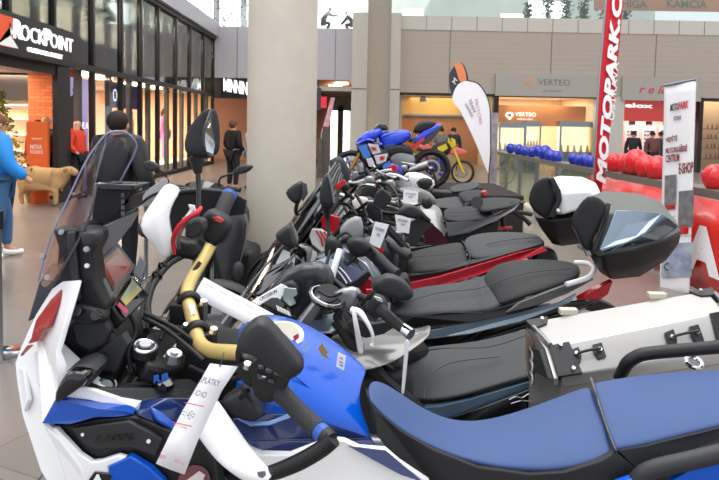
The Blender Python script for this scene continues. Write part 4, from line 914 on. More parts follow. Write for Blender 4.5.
# cables
CAB = mat('cable_rubber', '1b1c1e', .5)
for k, c in enumerate(([(193, 246, 1.84), (178, 252, 1.82), (160, 268, 1.75), (148, 288, 1.68), (143, 310, 1.62), (146, 330, 1.55)], [(196, 250, 1.8), (172, 262, 1.76), (155, 282, 1.68), (148, 305, 1.6), (152, 325, 1.54)],
        [(144, 312, 1.5), (165, 322, 1.5), (190, 338, 1.45), (206, 352, 1.4)], [(143, 317, 1.5), (164, 328, 1.48), (186, 345, 1.42), (204, 360, 1.38)], [(150, 318, 1.55), (175, 327, 1.5), (200, 347, 1.42)],
        [(250, 372, 1.28), (236, 378, 1.32), (215, 376, 1.36), (190, 366, 1.4)], [(248, 390, 1.26), (235, 400, 1.3), (205, 405, 1.36)], [(200, 262, 1.72), (180, 290, 1.66), (172, 310, 1.6), (160, 340, 1.5)], [(128, 310, 1.44), (136, 330, 1.45), (128, 352, 1.42), (132, 372, 1.4)])):
    tubep('cable', c, .008 if k < 2 else .0055, CAB, b1, 8)
for p in ((163, 266, 1.74), (157, 275, 1.7)): M().ring(V(p), (V((148, 288, 1.68))-V((178, 252, 1.82))), .012, .004, 16, 6).build('cable_tie', BLG, b1)
# near (left) controls
sw = pl('switch_box', [(249, 366), (258, 358), (266, 360), (280, 366), (291, 374), (289, 382), (284, 388), (274, 397), (264, 395), (252, 382)], BLK, b1, .06, 1.215, .008)
puff('switch_body', [(252, 372), (270, 362), (290, 378), (282, 392), (270, 400), (256, 392)], BLK, b1, 1.27, .03, .04)
for p, w in (((260.5, 367), 3), ((268.5, 371), 3.4), ((261, 377), 4), ((271, 381), 3), ((276, 374), 2.4)):
    pl('button', [(p[0]-w, p[1]-w*.7), (p[0]+w*.8, p[1]-w*.2), (p[0]+w, p[1]+w*.8), (p[0]-w*.8, p[1]+w*.5)], mat('button_grey', '4a4c50', .4), sw, .012, 1.203, .002)
pl('switch_mark', [(262, 375.5), (266, 376), (265.5, 377.2), (262, 376.8)], WPL, sw, .001, 1.195, 0)
puff('lever_perch', [(240, 352), (250, 350), (262, 368), (258, 384), (246, 380), (236, 366)], BLK, b1, 1.29, .03, .04)
disc('bolt', (247, 367, 1.25), .009, CHR, .01)
puff('horn_cover', [(223, 398), (238, 389), (246, 387), (262, 408), (262, 414), (248, 417), (228, 409)], DGR, b1, 1.30, .02, .04)
GRIP = mat('grip_rubber', '2b2c2e', .65, bump=.8, bscale=260)
tubep('grip', [(273, 384, 1.25), (288, 400, 1.21), (304, 416, 1.17), (319, 430, 1.135)], [.021, .0175, .017, .018], GRIP, b1, 18)
tubep('grip_ring', [(318.5, 429.5, 1.137), (322, 432.5, 1.128), (326, 436, 1.12)], .0165, mat('ring_blue', '2a56a8', .4), b1, 18)
tubep('bar_end', [(325, 435, 1.121), (331, 440, 1.11)], [.017, .015], BLK, b1, 16)
tubep('handguard_frame', [(333, 438, 1.108), (322, 448, 1.11), (300, 461, 1.12), (276, 471, 1.14), (262, 474, 1.18)], [.016, .015, .015, .014, .012], BLK, b1, 12)
# left handguard
hg = M(); HG = [[(213, 392, 1.30), (205, 400, 1.28), (196, 412, 1.27), (192, 424, 1.28)], [(226, 410, 1.25), (218, 420, 1.225), (208, 430, 1.215), (198, 438, 1.23)],
     [(246, 440, 1.20), (238, 450, 1.17), (226, 458, 1.165), (216, 461, 1.18)], [(262, 460, 1.16), (254, 467, 1.135), (244, 472, 1.13), (234, 475, 1.15)], [(274, 472, 1.14), (272, 478, 1.12), (264, 484, 1.12), (252, 486, 1.14)]]
grid('handguard', HG, WHT, b1, .006, 2)
pl('screw', [(257, 472), (265, 471), (266, 475), (262, 478), (258, 476)], GRY, b1, .003, 1.115, 0)
# left mirror
puff('mirror_housing', [(260, 316), (270, 321), (285, 338), (301, 357), (304, 364), (302, 370), (292, 376), (286, 374), (270, 364), (254, 351), (241, 347), (237.5, 342), (242, 330), (249, 322)], mat('mirror_shell', '222326', .4, bump=.2, bscale=600), b1, 1.17, .03, .03, sm=2, pw=.16)
tubep('mirror_rim', [(240, 345, 1.19), (241, 331, 1.19), (249, 322, 1.19)], .0035, BMD, b1)
tubep('mirror_stalk', [(243, 340, 1.2), (239, 352, 1.24), (240, 364, 1.28)], .007, BLK, b1)
# right side: mirror, grip, reservoir, handguard
mh = puff('mirror_housing', [(211, 108), (207, 112), (196, 126), (191, 141), (191.5, 152), (197, 157), (206, 158), (213, 155), (216, 148), (216, 128), (214, 112)], mat('mirror_shell', '222326', .4), b1, 1.86, .03, .02, nrm=(-.7, -.6, 0), sm=2, pw=.25)
pl('mirror_glass', [(210.5, 112, 1.83), (204.5, 131, 1.80), (206, 151, 1.80), (213.5, 154.5, 1.84), (216.5, 138, 1.87), (214, 115, 1.87)], MIR, mh, .004)
tubep('mirror_rim', [(211, 110, 1.83), (204, 131, 1.79), (205.5, 152, 1.79), (213.5, 156, 1.83)], .004, BLG, b1)
tubep('mirror_boot', [(196, 156, 1.86), (197, 165, 1.86), (198, 173, 1.86)], [.021, .016, .010], BLK, b1)
tubep('mirror_stalk', [(198, 172, 1.86), (198.5, 195, 1.86), (199, 222, 1.84)], .0075, BLG, b1)
tubep('grip', [(213, 233, 1.84), (219, 218, 1.88), (225, 204, 1.92), (228, 197, 1.95)], [.026, .024, .023, .023], GRIP, b1, 18)
tubep('grip_ring', [(228, 198, 1.95), (230, 193, 1.965)], .0235, mat('ring_blue', '2a56a8', .4), b1, 18)
sb = puff('throttle_switch_box', [(204, 213), (214, 208), (228, 216), (232, 226), (226, 240), (216, 246), (206, 238), (203, 224)], BLK, b1, 1.83, .04, .04, pw=.2)
pl('kill_switch', [(212, 217), (218, 216), (224, 220), (222, 223), (215, 221)], RED, sb, .012, 1.772, .002)
rs = pl('brake_reservoir', [(184, 236), (187, 221), (194, 218), (203, 220), (204.5, 229), (200, 236), (192, 239)], DGR, b1, .05, 1.70, .006)
pl('reservoir_cap', [(186, 235), (189, 223), (195, 220.5), (202, 222), (203, 228), (199, 234), (192, 237)], mat('cap_dark', '1c1d1f', .35), rs, .006, 1.694, .002)
puff('master_cylinder', [(178, 236), (188, 239), (200, 240), (206, 250), (200, 260), (190, 258), (178, 256), (174, 246)], BLK, b1, 1.80, .03, .05, pw=.35)
g = [[(184, 188, 1.90), (174, 183, 1.87), (165, 181, 1.86)], [(174, 201, 1.84), (164, 202, 1.81), (154, 199, 1.82)], [(169, 216, 1.82), (154, 218, 1.78), (139, 219, 1.80)], [(173, 232, 1.80), (158, 236, 1.77), (139, 231, 1.79)], [(174, 248, 1.80), (167, 251, 1.78), (157, 248, 1.79)], [(171, 257, 1.8), (166, 258, 1.78), (160, 255, 1.79)]]
grid('handguard', g, WHT, b1, .006, 1)
tubep('handguard_frame', [(171, 250, 1.82), (158, 239, 1.83), (141, 231, 1.83), (148, 214, 1.86), (160, 198, 1.90), (178, 192, 1.95), (205, 190, 2.0), (229, 193, 1.99)], .009, BLK, b1)
pl('handguard_inner', [(178, 187), (205, 189), (233, 192), (246, 200), (244, 214), (225, 216), (200, 222), (182, 216), (172, 240), (168, 216), (170, 200)], BLK, b1, .02, 1.99, .004)
pl('air_deflector', [(139, 204), (146, 190), (166, 177), (168, 182), (160, 194), (146, 206)], mat('smoked_plastic', 'a8a9ad', .3), b1, .006, 1.92, .001)
tubep('deflector_edge', [(139, 205, 1.91), (150, 196, 1.91), (165, 190, 1.91), (175, 186, 1.91)], .004, BLK, b1)
tg = tag(tubep('red_strap', [(174.5, 254, 1.70), (173, 240, 1.69), (178, 228, 1.68), (187, 218, 1.68), (197, 212, 1.69), (201, 207, 1.72)], [.004, .006, .007, .006, .007, .005], mat('strap_red', 'd0202c', .5), None, 8), 'red ribbon strap tied round the brake lever of the nearest motorcycle', 'strap')
pl('lever_tip', [(188, 204), (194, 205), (196, 212), (191, 214)], WPL, b1, .01, 1.8, .002)
tubep('brake_lever', [(192, 210, 1.80), (184, 222, 1.76), (178, 238, 1.76), (180, 250, 1.78)], .007, STL, b1)
# tank
TK = [[(262, 312, 1.70), (252, 318, 1.62), (248, 326, 1.52), (240, 345, 1.42), (236, 372, 1.36), (232, 398, 1.33), (236, 420, 1.34)],
      [(296, 317, 1.70), (284, 321, 1.62), (276, 334, 1.52), (268, 352, 1.42), (272, 375, 1.36), (284, 398, 1.33), (292, 418, 1.33)],
      [(326, 334, 1.69), (316, 338, 1.62), (308, 349, 1.52), (303, 366, 1.43), (306, 388, 1.37), (318, 408, 1.35), (330, 426, 1.35)],
      [(350, 352, 1.65), (344, 356, 1.60), (338, 368, 1.52), (334, 384, 1.45), (338, 402, 1.40), (346, 418, 1.38), (354, 434, 1.38)],
      [(368, 370, 1.60), (366, 374, 1.57), (363, 384, 1.52), (360, 396, 1.47), (363, 412, 1.43), (368, 426, 1.41), (374, 440, 1.40)]]
tk = grid('fuel_tank', TK, BLU, b1, .004, 2)
tubep('tank_crease', [(262, 356, 1.39), (290, 372, 1.38), (318, 395, 1.385), (350, 424, 1.40)], .002, BLU, tk)
FN = Vector((.1, -.35, 1)).normalized()
fc = M().cyl(pt(283, 337, 1.56)-FN*.005, pt(283, 337, 1.56)+FN*.012, .052, .050, 40).build('fuel_cap_ring', WPL, b1)
M().cyl(pt(283, 337, 1.56)+FN*.012, pt(283, 337, 1.56)+FN*.017, .040, .038, 40).build('fuel_cap', mat('cap_silver', '8f8b82', .3, .5), fc)
pl('cap_mark', [(293, 336), (298, 333), (299, 337), (295, 341)], INKR, fc, .002, 1.52, 0)
pl('tank_label', [(338, 352), (346, 356), (344, 370), (336, 366)], PAPER, tk, .002, 1.50, 0)
for y in (357, 361, 364): tubep('label_line', [(339.5, y, 1.498), (343, y+1.5, 1.498)], .0008, INK, tk, sm=1)
pl('wing_emblem', [(318, 348), (322, 343), (328, 352), (326, 354), (330, 360), (322, 355)], mat('emblem_gold', 'b8964a', .3, .6), tk, .003, 1.49, 0)
pl('wing_emblem', [(300, 348), (306, 340), (310, 349), (304, 352)], mat('emblem_silver', 'a9c4ee', .3, .3), tk, .003, 1.49, 0)
# navy tank flank and white lower panels
pl('tank_flank', [(232, 418, 1.34), (262, 413, 1.33), (292, 414, 1.33), (330, 424, 1.34), (372, 438, 1.39), (376, 446, 1.38), (340, 442, 1.34), (310, 450, 1.33), (268, 456, 1.31), (245, 440, 1.31)], NAV, b1, .03)
pl('flank_trim', [(235, 417, 1.325), (250, 421, 1.325), (270, 420, 1.32), (291, 412, 1.32), (291, 416, 1.32), (270, 424, 1.315), (250, 425, 1.315)], mat('pale_blue_trim', '8fb4f0', .2, coat=.5), b1, .006, bevel=.001)
pl('white_side_panel', [(246, 446, 1.30), (262, 455, 1.29), (290, 455, 1.28), (330, 440, 1.28), (345, 441, 1.29), (360, 448, 1.30), (386, 450, 1.31), (400, 462, 1.31), (430, 482, 1.31), (450, 530, 1.31), (250, 530, 1.28)], WHT, b1, .02)
pl('panel_recess', [(348, 445.5, 1.288), (386, 450, 1.302), (424, 482, 1.302), (400, 474, 1.295)], NAV, b1, .004, bevel=0)
# rider and pillion seats
ST = [[(368, 377, 1.60), (370, 380, 1.54), (368, 386, 1.48), (367, 392, 1.44), (368, 397, 1.42)],
      [(384, 378, 1.62), (384, 384, 1.55), (381, 394, 1.47), (378, 404, 1.42), (378, 411, 1.40)],
      [(412, 398, 1.64), (410, 404, 1.55), (404, 416, 1.46), (400, 424, 1.41), (402, 431, 1.39)],
      [(440, 413, 1.65), (436, 422, 1.55), (432, 434, 1.46), (430, 442, 1.41), (434, 448, 1.395)],
      [(472, 418, 1.66), (470, 430, 1.55), (470, 446, 1.45), (472, 458, 1.40), (475, 464, 1.39)],
      [(510, 409, 1.67), (510, 424, 1.55), (512, 446, 1.44), (516, 464, 1.39), (518, 471, 1.38)],
      [(550, 394, 1.68), (552, 412, 1.56), (556, 440, 1.44), (562, 464, 1.38), (564, 471, 1.37)],
      [(578, 383, 1.68), (582, 402, 1.56), (590, 432, 1.45), (599, 455, 1.39), (601, 461, 1.38)],
      [(590, 380, 1.67), (596, 398, 1.56), (605, 426, 1.46), (613, 446, 1.40), (615, 451, 1.39)]]
seat('rider_seat', b1, ST, SEATB)
ST2 = [[(589, 379, 1.66), (594, 396, 1.56), (604, 424, 1.46), (612, 445, 1.40), (614, 451, 1.39)],
       [(592, 377, 1.68), (597, 394, 1.56), (606, 422, 1.46), (615, 444, 1.40), (617, 450, 1.39)],
       [(616, 373, 1.69), (622, 390, 1.57), (632, 418, 1.46), (642, 440, 1.40), (645, 446, 1.39)],
       [(650, 368, 1.69), (655, 384, 1.57), (663, 412, 1.46), (670, 432, 1.40), (672, 439, 1.39)],
       [(690, 366, 1.68), (694, 380, 1.57), (700, 404, 1.46), (704, 424, 1.40), (706, 431, 1.39)],
       [(740, 364, 1.68), (742, 376, 1.57), (744, 398, 1.46), (746, 414, 1.40), (748, 420, 1.39)],
       [(770, 366, 1.66), (772, 376, 1.57), (773, 394, 1.48), (774, 406, 1.43), (775, 412, 1.42)]]
seat('pillion_seat', b1, ST2, SEATB)
pl('seat_side', [(366, 392, 1.425), (374, 408, 1.405), (400, 430, 1.39), (432, 449, 1.385), (478, 467, 1.38), (530, 474, 1.37), (565, 472, 1.365), (600, 461, 1.37), (616, 451, 1.385), (638, 470, 1.37), (640, 520, 1.38), (470, 530, 1.37), (404, 470, 1.37), (376, 434, 1.39)], SEATK, b1, .04)
pl('pillion_seat_side', [(618, 450, 1.385), (646, 446, 1.38), (673, 439, 1.38), (707, 431, 1.38), (748, 420, 1.38), (776, 412, 1.4), (770, 430, 1.38), (719, 442, 1.37), (682, 454, 1.37), (656, 466, 1.37), (640, 471, 1.37)], SEATK, b1, .04)
tubep('seat_gap', [(591, 378, 1.66), (597, 397, 1.55), (606, 425, 1.45), (614, 446, 1.39), (617, 451, 1.38)], .004, BLG, b1, 8)
tubep('grab_rail', [(618, 378, 1.78), (623, 370, 1.77), (627, 363, 1.76), (635, 357, 1.75), (648, 353, 1.74), (690, 349, 1.72), (740, 345, 1.70), (780, 344, 1.68)], [.015, .017, .018, .018, .018, .018, .018, .018], BLK, b1, 14)
tubep('grab_rail', [(636, 482, 1.34), (650, 470, 1.33), (690, 460, 1.32), (750, 446, 1.32)], .019, DGR, b1, 14)
M().ring(pt(694, 362, 1.74), (0, -.5, .9), .02, .006, 24, 8).build('rack_eye', CHR, b1)
pl('tail_blue_panel', [(680, 456), (730, 446), (760, 440), (760, 452), (719, 460), (690, 470)], BLU, b1, .02, 1.36, .003)
pl('tail_blue_panel', [(616, 484), (640, 476), (648, 482), (648, 500), (620, 500)], BLU, b1, .02, 1.33, .003)
pl('tail_blue_panel', [(672, 481), (690, 470), (719, 464), (760, 456), (760, 500), (690, 500)], BLU, b1, .02, 1.31, .003)
bxs('tail_unit', .35, .95, 1.44, 1.62, .72, .84, BLK, b1, .02)
# price tag on the near bar
D = 1.17
tgp = thing('price_tag', 'long white price tag with red lines hanging from the nearest handlebar', 'tag', pt(195, 480, D))
TG = [[(210, 363), (220, 364.5), (238, 366)], [(198, 384), (210, 387), (222, 390)], [(184, 408), (198, 412), (210, 415)], [(170, 434), (184, 438), (197, 442)], [(156, 463), (170, 469), (184.5, 474)]]
grid('card', [[(x, y, D+.006*math.sin(i*.9)-.004*j) for j, (x, y) in enumerate(r)] for i, r in enumerate(TG)], PAPER, tgp, .0012, 0)
tubep('tie', [(219, 367, D-.002), (222, 360, D), (224, 352, 1.28)], .0012, INK, tgp, 6)
def tgt(s, a, b, c, m=INK, **k): return text('lettering', s, pt(*a, D-.016), pt(*b, D-.016), pt(*c, D-.016), m, tgp, ext=.0004, **k)
tgt('SPLÁTKY', (199.5, 381.5), (218.5, 386), (202.5, 374.5)); tgt('IO:IO', (194.5, 394.5), (205, 397.5), (197, 389))
tgt('=145=', (181, 417), (193, 420), (184, 408), mat('grey_ink2', '8c8a92', .7)); tgt('MOTOPARK', (174, 425), (187, 429), (174.6, 422.6), mat('pink_ink', 'd98a98', .6))
tgt('cena', (159, 457), (165, 459), (160, 453.5), INKR); tgt('info cz', (174, 461.5), (184, 465), (175, 457.5), mat('pink_ink', 'd98a98', .6))
for a, b in (((184.5, 402), (204, 406)), ((172.5, 421.5), (192, 426))): M().tube([pt(*a, D-.016), pt(*b, D-.016)], .0009, 5, 1).build('red_line', INKR, tgp)
# ============================================================ SECOND MOTORCYCLE (aluminium pannier)
b2 = thing('motorcycle', 'second motorcycle with dark grey seat, blue grey flank and aluminium side case', 'motorcycle', (.25, 2.35, 0))
chassis(b2, -.62, .95, 2.35, (-.12, .98))
seat('rider_seat', b2, [
 [(392, 366, 2.50), (390, 370, 2.42), (387, 378, 2.36), (388, 384, 2.31), (389, 388, 2.30)],
 [(405, 352, 2.54), (402, 362, 2.42), (398, 380, 2.32), (404, 394, 2.26), (406, 397, 2.25)],
 [(426, 342, 2.56), (422, 356, 2.42), (420, 380, 2.30), (424, 398, 2.22), (427, 401, 2.21)],
 [(455, 340, 2.56), (452, 354, 2.42), (450, 378, 2.29), (455, 394, 2.20), (458, 397, 2.19)],
 [(490, 335, 2.56), (490, 350, 2.42), (492, 368, 2.29), (494, 382, 2.20), (496, 386, 2.19)],
 [(530, 322, 2.54), (532, 338, 2.42), (534, 356, 2.30), (535, 370, 2.21), (537, 374, 2.2)],
 [(600, 312, 2.52), (600, 326, 2.42), (600, 342, 2.32), (600, 354, 2.24), (602, 358, 2.23)]], SEATG)
pl('seat_side', [(388, 386, 2.31), (406, 397, 2.25), (440, 404, 2.21), (470, 396, 2.2), (500, 384, 2.2), (540, 372, 2.2), (560, 370, 2.2), (560, 380, 2.2), (500, 398, 2.2), (448, 414, 2.2), (404, 410, 2.26)], SEATK, b2, .03)
pl('flank_panel', [(416, 408, 2.2), (440, 406, 2.19), (470, 399, 2.19), (500, 390, 2.19), (545, 377, 2.19), (600, 366, 2.19), (600, 420, 2.19), (520, 450, 2.19), (440, 440, 2.19)], mat('blue_grey_paint', '52697f', .22, .3, coat=.6), b2, .03)
pl('flank_dark_panel', [(448, 418, 2.18), (480, 408, 2.17), (530, 389, 2.17), (560, 384, 2.17), (560, 440, 2.17), (470, 440, 2.17)], BLG, b2, .012)
tubep('flank_script', [(509, 399, 2.16), (516, 396, 2.16), (522, 397, 2.16), (530, 393, 2.16), (538, 395, 2.16)], .0025, CHR, b2, 6)
tubep('flank_script', [(511, 403, 2.16), (522, 400, 2.16), (533, 401, 2.16), (540, 398, 2.16)], .002, CHR, b2, 6)
# tank and silver side
SILV = mat('silver_paint', '7c7a79', .25, .35, coat=.5)
grid('side_fairing', [[(330, 332, 2.42), (328, 345, 2.28), (334, 372, 2.2)], [(350, 330, 2.44), (350, 346, 2.24), (356, 374, 2.16)], [(380, 326, 2.44), (384, 344, 2.24), (388, 366, 2.16)], [(416, 330, 2.42), (414, 340, 2.26), (410, 352, 2.22)], [(432, 322, 2.42), (431, 329, 2.3), (430, 336, 2.26)]], SILV, b2, .006, 2)
pl('grey_inset', [(346, 322), (356, 318), (372, 324), (385, 322), (393, 319), (396, 326), (384, 334), (366, 338), (352, 333)], DGR, b2, .03, 2.24, .006)
puff('body_mass', [(296, 330), (340, 318), (400, 330), (430, 350), (400, 400), (380, 440), (300, 420), (280, 360)], BLK, b2, 2.5, .1, .1, pw=.3)
pl('lower_dark', [(340, 372, 2.25), (386, 364, 2.25), (400, 372, 2.25), (390, 384, 2.25), (376, 400, 2.25), (350, 390, 2.25)], BLG, b2, .04)
# cockpit: dash surround, windscreen, white/black side wing
puff('dash_cowl', [(262, 300), (286, 270), (320, 262), (334, 276), (330, 300), (322, 318), (308, 328), (288, 330), (276, 318)], mat('slate_dark', '2a2f35', .3, .2, coat=.4), b2, 2.42, .04, .1, pw=.16)
grid('tank_cover', [[(262, 322, 2.52), (268, 330, 2.4), (276, 338, 2.3)], [(284, 312, 2.54), (292, 320, 2.4), (298, 334, 2.28)], [(312, 304, 2.55), (320, 316, 2.4), (326, 334, 2.28)], [(340, 306, 2.52), (346, 318, 2.4), (350, 334, 2.3)]], mat('slate_paint', '4d5a68', .25, .3, coat=.5), b2, .008, 2)
DN = Vector((.35, -.3, 1)).normalized()
M().ring(pt(327, 297, 2.28), DN, .064, .008, 36, 8).build('instrument_ring', BLG, b2)
M().ring(pt(327, 295, 2.28), DN, .058, .004, 36, 8).build('chrome_bezel', CHR, b2)
M().cyl(pt(327, 299, 2.30), pt(327, 297.5, 2.29), .056).build('instrument_face', BLK, b2)
for c in (((312, 294, 2.26), (326, 302, 2.25), (338, 298, 2.25)), ((318, 290, 2.27), (330, 296, 2.26), (342, 292, 2.26))): tubep('cable', list(c), .005, CAB, b2, 8)
pl('wing_panel', [(252, 301, 2.2), (282, 283, 2.28), (288, 286, 2.3), (280, 300, 2.26), (276, 306, 2.24), (268, 303, 2.22), (258, 305, 2.2)], WPL, b2, .012)
pl('wing_inset', [(262, 303, 2.19), (272, 297, 2.22), (278, 297, 2.24), (290, 308, 2.26), (297, 316, 2.26), (286, 313, 2.23)], BLG, b2, .008)
text('lettering', 'CROSSRUN', pt(260, 300.5, 2.185), pt(277, 292, 2.24), pt(259, 297, 2.185), INK, b2)
for k in range(4): pl('white_stripe', [(276+k*3.4, 304.5+k*1.7, 2.215), (278.5+k*3.4, 305.5+k*1.7, 2.22), (281+k*3.4, 311.5+k*1.5, 2.22), (277.5+k*3.4, 310+k*1.5, 2.215)], WHT, b2, .004, bevel=0)
cm = puff('mirror_housing', [(283, 284), (292, 280), (300, 288), (299, 300), (294, 308), (284, 302), (279, 294)], BLK, b2, 2.34, .02, .04, pw=.3)
pl('mirror_glass', [(284, 287), (296, 288), (297.5, 294), (293, 297), (296, 303), (290, 306), (282.5, 299)], mat('mirror_pale', 'cfe0e2', .25, .6), cm, .004, 2.27, .001)
# bars, grip, white lever, mirror
tubep('handlebar', [(328, 276, 2.55), (338, 284, 2.46), (350, 293, 2.36), (366, 298, 2.26), (382, 308, 2.20)], .013, BLK, b2)
tubep('grip', [(380, 309, 2.19), (392, 319, 2.15), (404, 329, 2.11)], [.023, .019, .018], GRIP, b2, 16)
tubep('bar_end', [(403, 328, 2.115), (411, 334, 2.09)], [.019, .021], CHR, b2, 16)
for k in range(4): pl('grip_groove', [(386+k*4.4, 309.5+k*3.7, 2.13-k*.01), (388+k*4.4, 310.5+k*3.7, 2.13-k*.01), (391+k*4.4, 315+k*3.7, 2.12-k*.01), (389+k*4.4, 314.5+k*3.7, 2.12-k*.01)], DGR, b2, .003, bevel=0)
puff('switch_box', [(366, 298), (374, 293), (384, 297), (388, 306), (382, 316), (372, 316), (365, 308)], DGR, b2, 2.22, .035, .04, pw=.3)
pl('red_button', [(366, 289), (374, 289), (375, 293), (368, 294)], RED, b2, .01, 2.2, .001)
pl('white_button', [(374, 296), (381, 298), (383, 302), (377, 300)], WPL, b2, .01, 2.17, .001)
puff('master_cylinder', [(334, 292), (352, 286), (362, 292), (354, 306), (346, 312), (338, 304)], STL, b2, 2.30, .02, .03, pw=.4)
tubep('clutch_lever', [(352, 310, 2.2), (360, 312, 2.18), (366, 320, 2.14), (372, 332, 2.12), (373, 342, 2.12), (372, 345, 2.12)], [.014, .012, .008, .006, .006, .009], WPL, b2, 10)
mi = puff('mirror_housing', [(372, 282), (380, 276), (388, 273), (398, 276), (407, 282), (413, 291), (411, 297), (403, 300), (387, 294), (374, 291)], mat('mirror_shell', '222326', .4), b2, 2.12, .035, .03, sm=2, pw=.2)
tubep('mirror_stalk', [(376, 290, 2.13), (368, 297, 2.2), (362, 304, 2.25)], .007, BLK, b2)
# aluminium side case
pc = M(); 
def seg(u, *c): return [V(p) for p in c]
r0 = seg(0, (532, 322, 2.16), (545, 322, 2.16), (558, 346, 1.97), (567, 374, 1.90), (572, 440, 1.90), (530, 420, 2.16))
far0, far1 = V((531, 322, 2.16)), V((706, 291, 2.14)); nr0, nr1 = V((553, 346, 1.99)), V((724, 312, 1.97)); lo0, lo1 = V((562, 376, 1.92)), V((738, 350, 1.91))
dn = Vector((0, 0, -.34))
def ends(t): return [far0.lerp(far1, t), nr0.lerp(nr1, t), lo0.lerp(lo1, t), lo0.lerp(lo1, t)+Vector((0, 0, -.035)), lo0.lerp(lo1, t)+Vector((0, .03, -.04))+dn, far0.lerp(far1, t)+dn+Vector((0, 0, -.08))]
cs = M().loft([ends(0), ends(1)]).build('side_case', ALU, b2, bevel=.006)
lid = M().loft([[p.lerp(q, .0)+Vector((0, -.004, .004)) for p, q in zip(ends(t)[:3], ends(t)[:3])]+[ends(t)[3]+Vector((0, -.004, 0)), far0.lerp(far1, t)+Vector((0, .004, -.06))] for t in (0.0, 1.0)]).build('case_lid', ALU, cs, bevel=.005)
CB = mat('case_corner_plastic', '1f2022', .45)
def cpt(u, v):
    """point on the lid: u along the case, v 0 far edge, 1 ridge, 2 lower edge"""
    a = far0.lerp(far1, u); b = nr0.lerp(nr1, u); c = lo0.lerp(lo1, u); return (a.lerp(b, v) if v <= 1 else b.lerp(c, v-1))+Vector((-.0, -.008, .010))
def cpl(name, uv, m, th=.012): 
    P = [cpt(*q) for q in uv]; n = newell(P)
    if n.dot(P[0]-Vector((0, 0, EYE))) < 0: n = -n
    return M().plate(P, n*th).build(name, m, cs, bevel=.002)
for u0, u1 in ((-.03, .09), (1.03, .91)):
    cpl('case_corner', [(u0, 1.0), (u1, 1.0), (u1+(.02 if u0 < 0 else -.02), 2.05), (u0, 2.05)], CB, .03)
    cpl('case_corner', [(u0, -.06), (u1+(.01 if u0 < 0 else -.01), -.06), (u1-(.03 if u0 < 0 else -.03), .22), (u0, .3)], CB, .03)
    tubep('corner_bar', [cpt(u0+(.01 if u0 < 0 else -.01), .25), cpt(u0+(.01 if u0 < 0 else -.01), 1.0)], .007, STL, cs, 8, 1)
a, b, c = V((530, 322, 2.17)), V((549, 348, 1.985)), V((558, 378, 1.915))
M().plate([a, b, c, c+Vector((.0, .0, -.02)), a+Vector((0, 0, -.10))], (-.012, 0, 0)).build('case_end', ALU, cs)
M().plate([b+Vector((-.014, -.01, .0)), c+Vector((-.014, -.01, 0)), c+Vector((-.014, .12, -.03)), b+Vector((-.014, .10, -.03))], (-.02, 0, 0)).build('case_corner', CB, cs, bevel=.004)
for u, v in ((.03, 1.1), (.06, 1.9), (.97, 1.12), (.05, .05), (.95, .05)): bolt(cpt(u, v)+Vector((0, -.006, .006)), .006, CHR, cs, (0, -.6, .7))
for u in ((.105, .24), (.655, .80)):
    for k, x in enumerate(u):
        e = cpl('tie_plate', [(x-.028, 1.28), (x+.028, 1.22), (x+.03, 1.5), (x+.012, 1.72), (x-.025, 1.76)] if k == 0 else [(x-.028, 1.24), (x+.028, 1.22), (x+.028, 1.68), (x-.02, 1.72), (x-.034, 1.5)], CB, .004)
        bolt(cpt(x, 1.45)+Vector((0, -.003, .003)), .007, CHR, cs, (0, -.6, .7))
    p, q = cpt(u[0], 1.47)+Vector((0, -.012, .01)), cpt(u[1], 1.45)+Vector((0, -.012, .01)); tubep('tie_rod', [p, p.lerp(q, .5)+Vector((0, -.004, .004)), q], .0045, CB, cs, 8, 3)
for u in (.22, .73): M().box(far0.lerp(far1, u)+Vector((0, .012, .012)), (.06, .03, .022)).build('hinge_latch', mat('latch_beige', 'cfc8b4', .4, .3), cs, bevel=.004)
for k in range(3): tubep('case_bracket', [(528, 345+k*12, 2.1), (533, 352+k*12, 2.06), (532, 360+k*12, 2.05)], .007, STL, b2, 8)
pl('case_mount', [(527, 332), (533, 340), (537, 372), (530, 380), (527, 360)], mat('tan_metal', '9a8474', .4, .6), b2, .02, 2.08, .002)
# loose straps hanging on this bar
tag(grid('hanging_strap', [[(351+k*1.5-(k*.1), 309+k*9.2, 2.12-.01*math.sin(k)), (355.5+k*1.9, 308.5+k*9.2, 2.12-.01*math.sin(k))] for k in range(6)], PAPER, None, .002, 1), 'white printed ribbon hanging beside the white clutch lever', 'strap')
tag(grid('hanging_strap', [[(405-k*.7, 338+k*9.5, 2.06), (410-k*.95, 338+k*9.5, 2.06)] for k in range(7)], PAPER, None, .002, 1), 'white ribbon hanging from the chrome bar end of the second motorcycle', 'strap')
q = grid('paper_sheet', [[(204, 277, 1.97), (199, 285, 1.93), (194, 294, 1.90)], [(224, 288, 1.99), (219, 297, 1.95), (214, 307, 1.91)], [(246, 299, 2.0), (241, 308, 1.96), (236, 318, 1.92)], [(274, 314, 2.0), (268, 323, 1.96), (262, 332, 1.93)]], PAPER, None, .002, 0)
tag(q, 'long white paper sheet with faint print lying behind the gold handlebar', 'paper')
for k in range(4): tubep('print_line', [(206+k*13, 283.5+k*6.6, 1.925), (214+k*13, 288+k*6.6, 1.93)], .0012, mat('pink_ink', 'd98a98', .6), q, 5, 1)
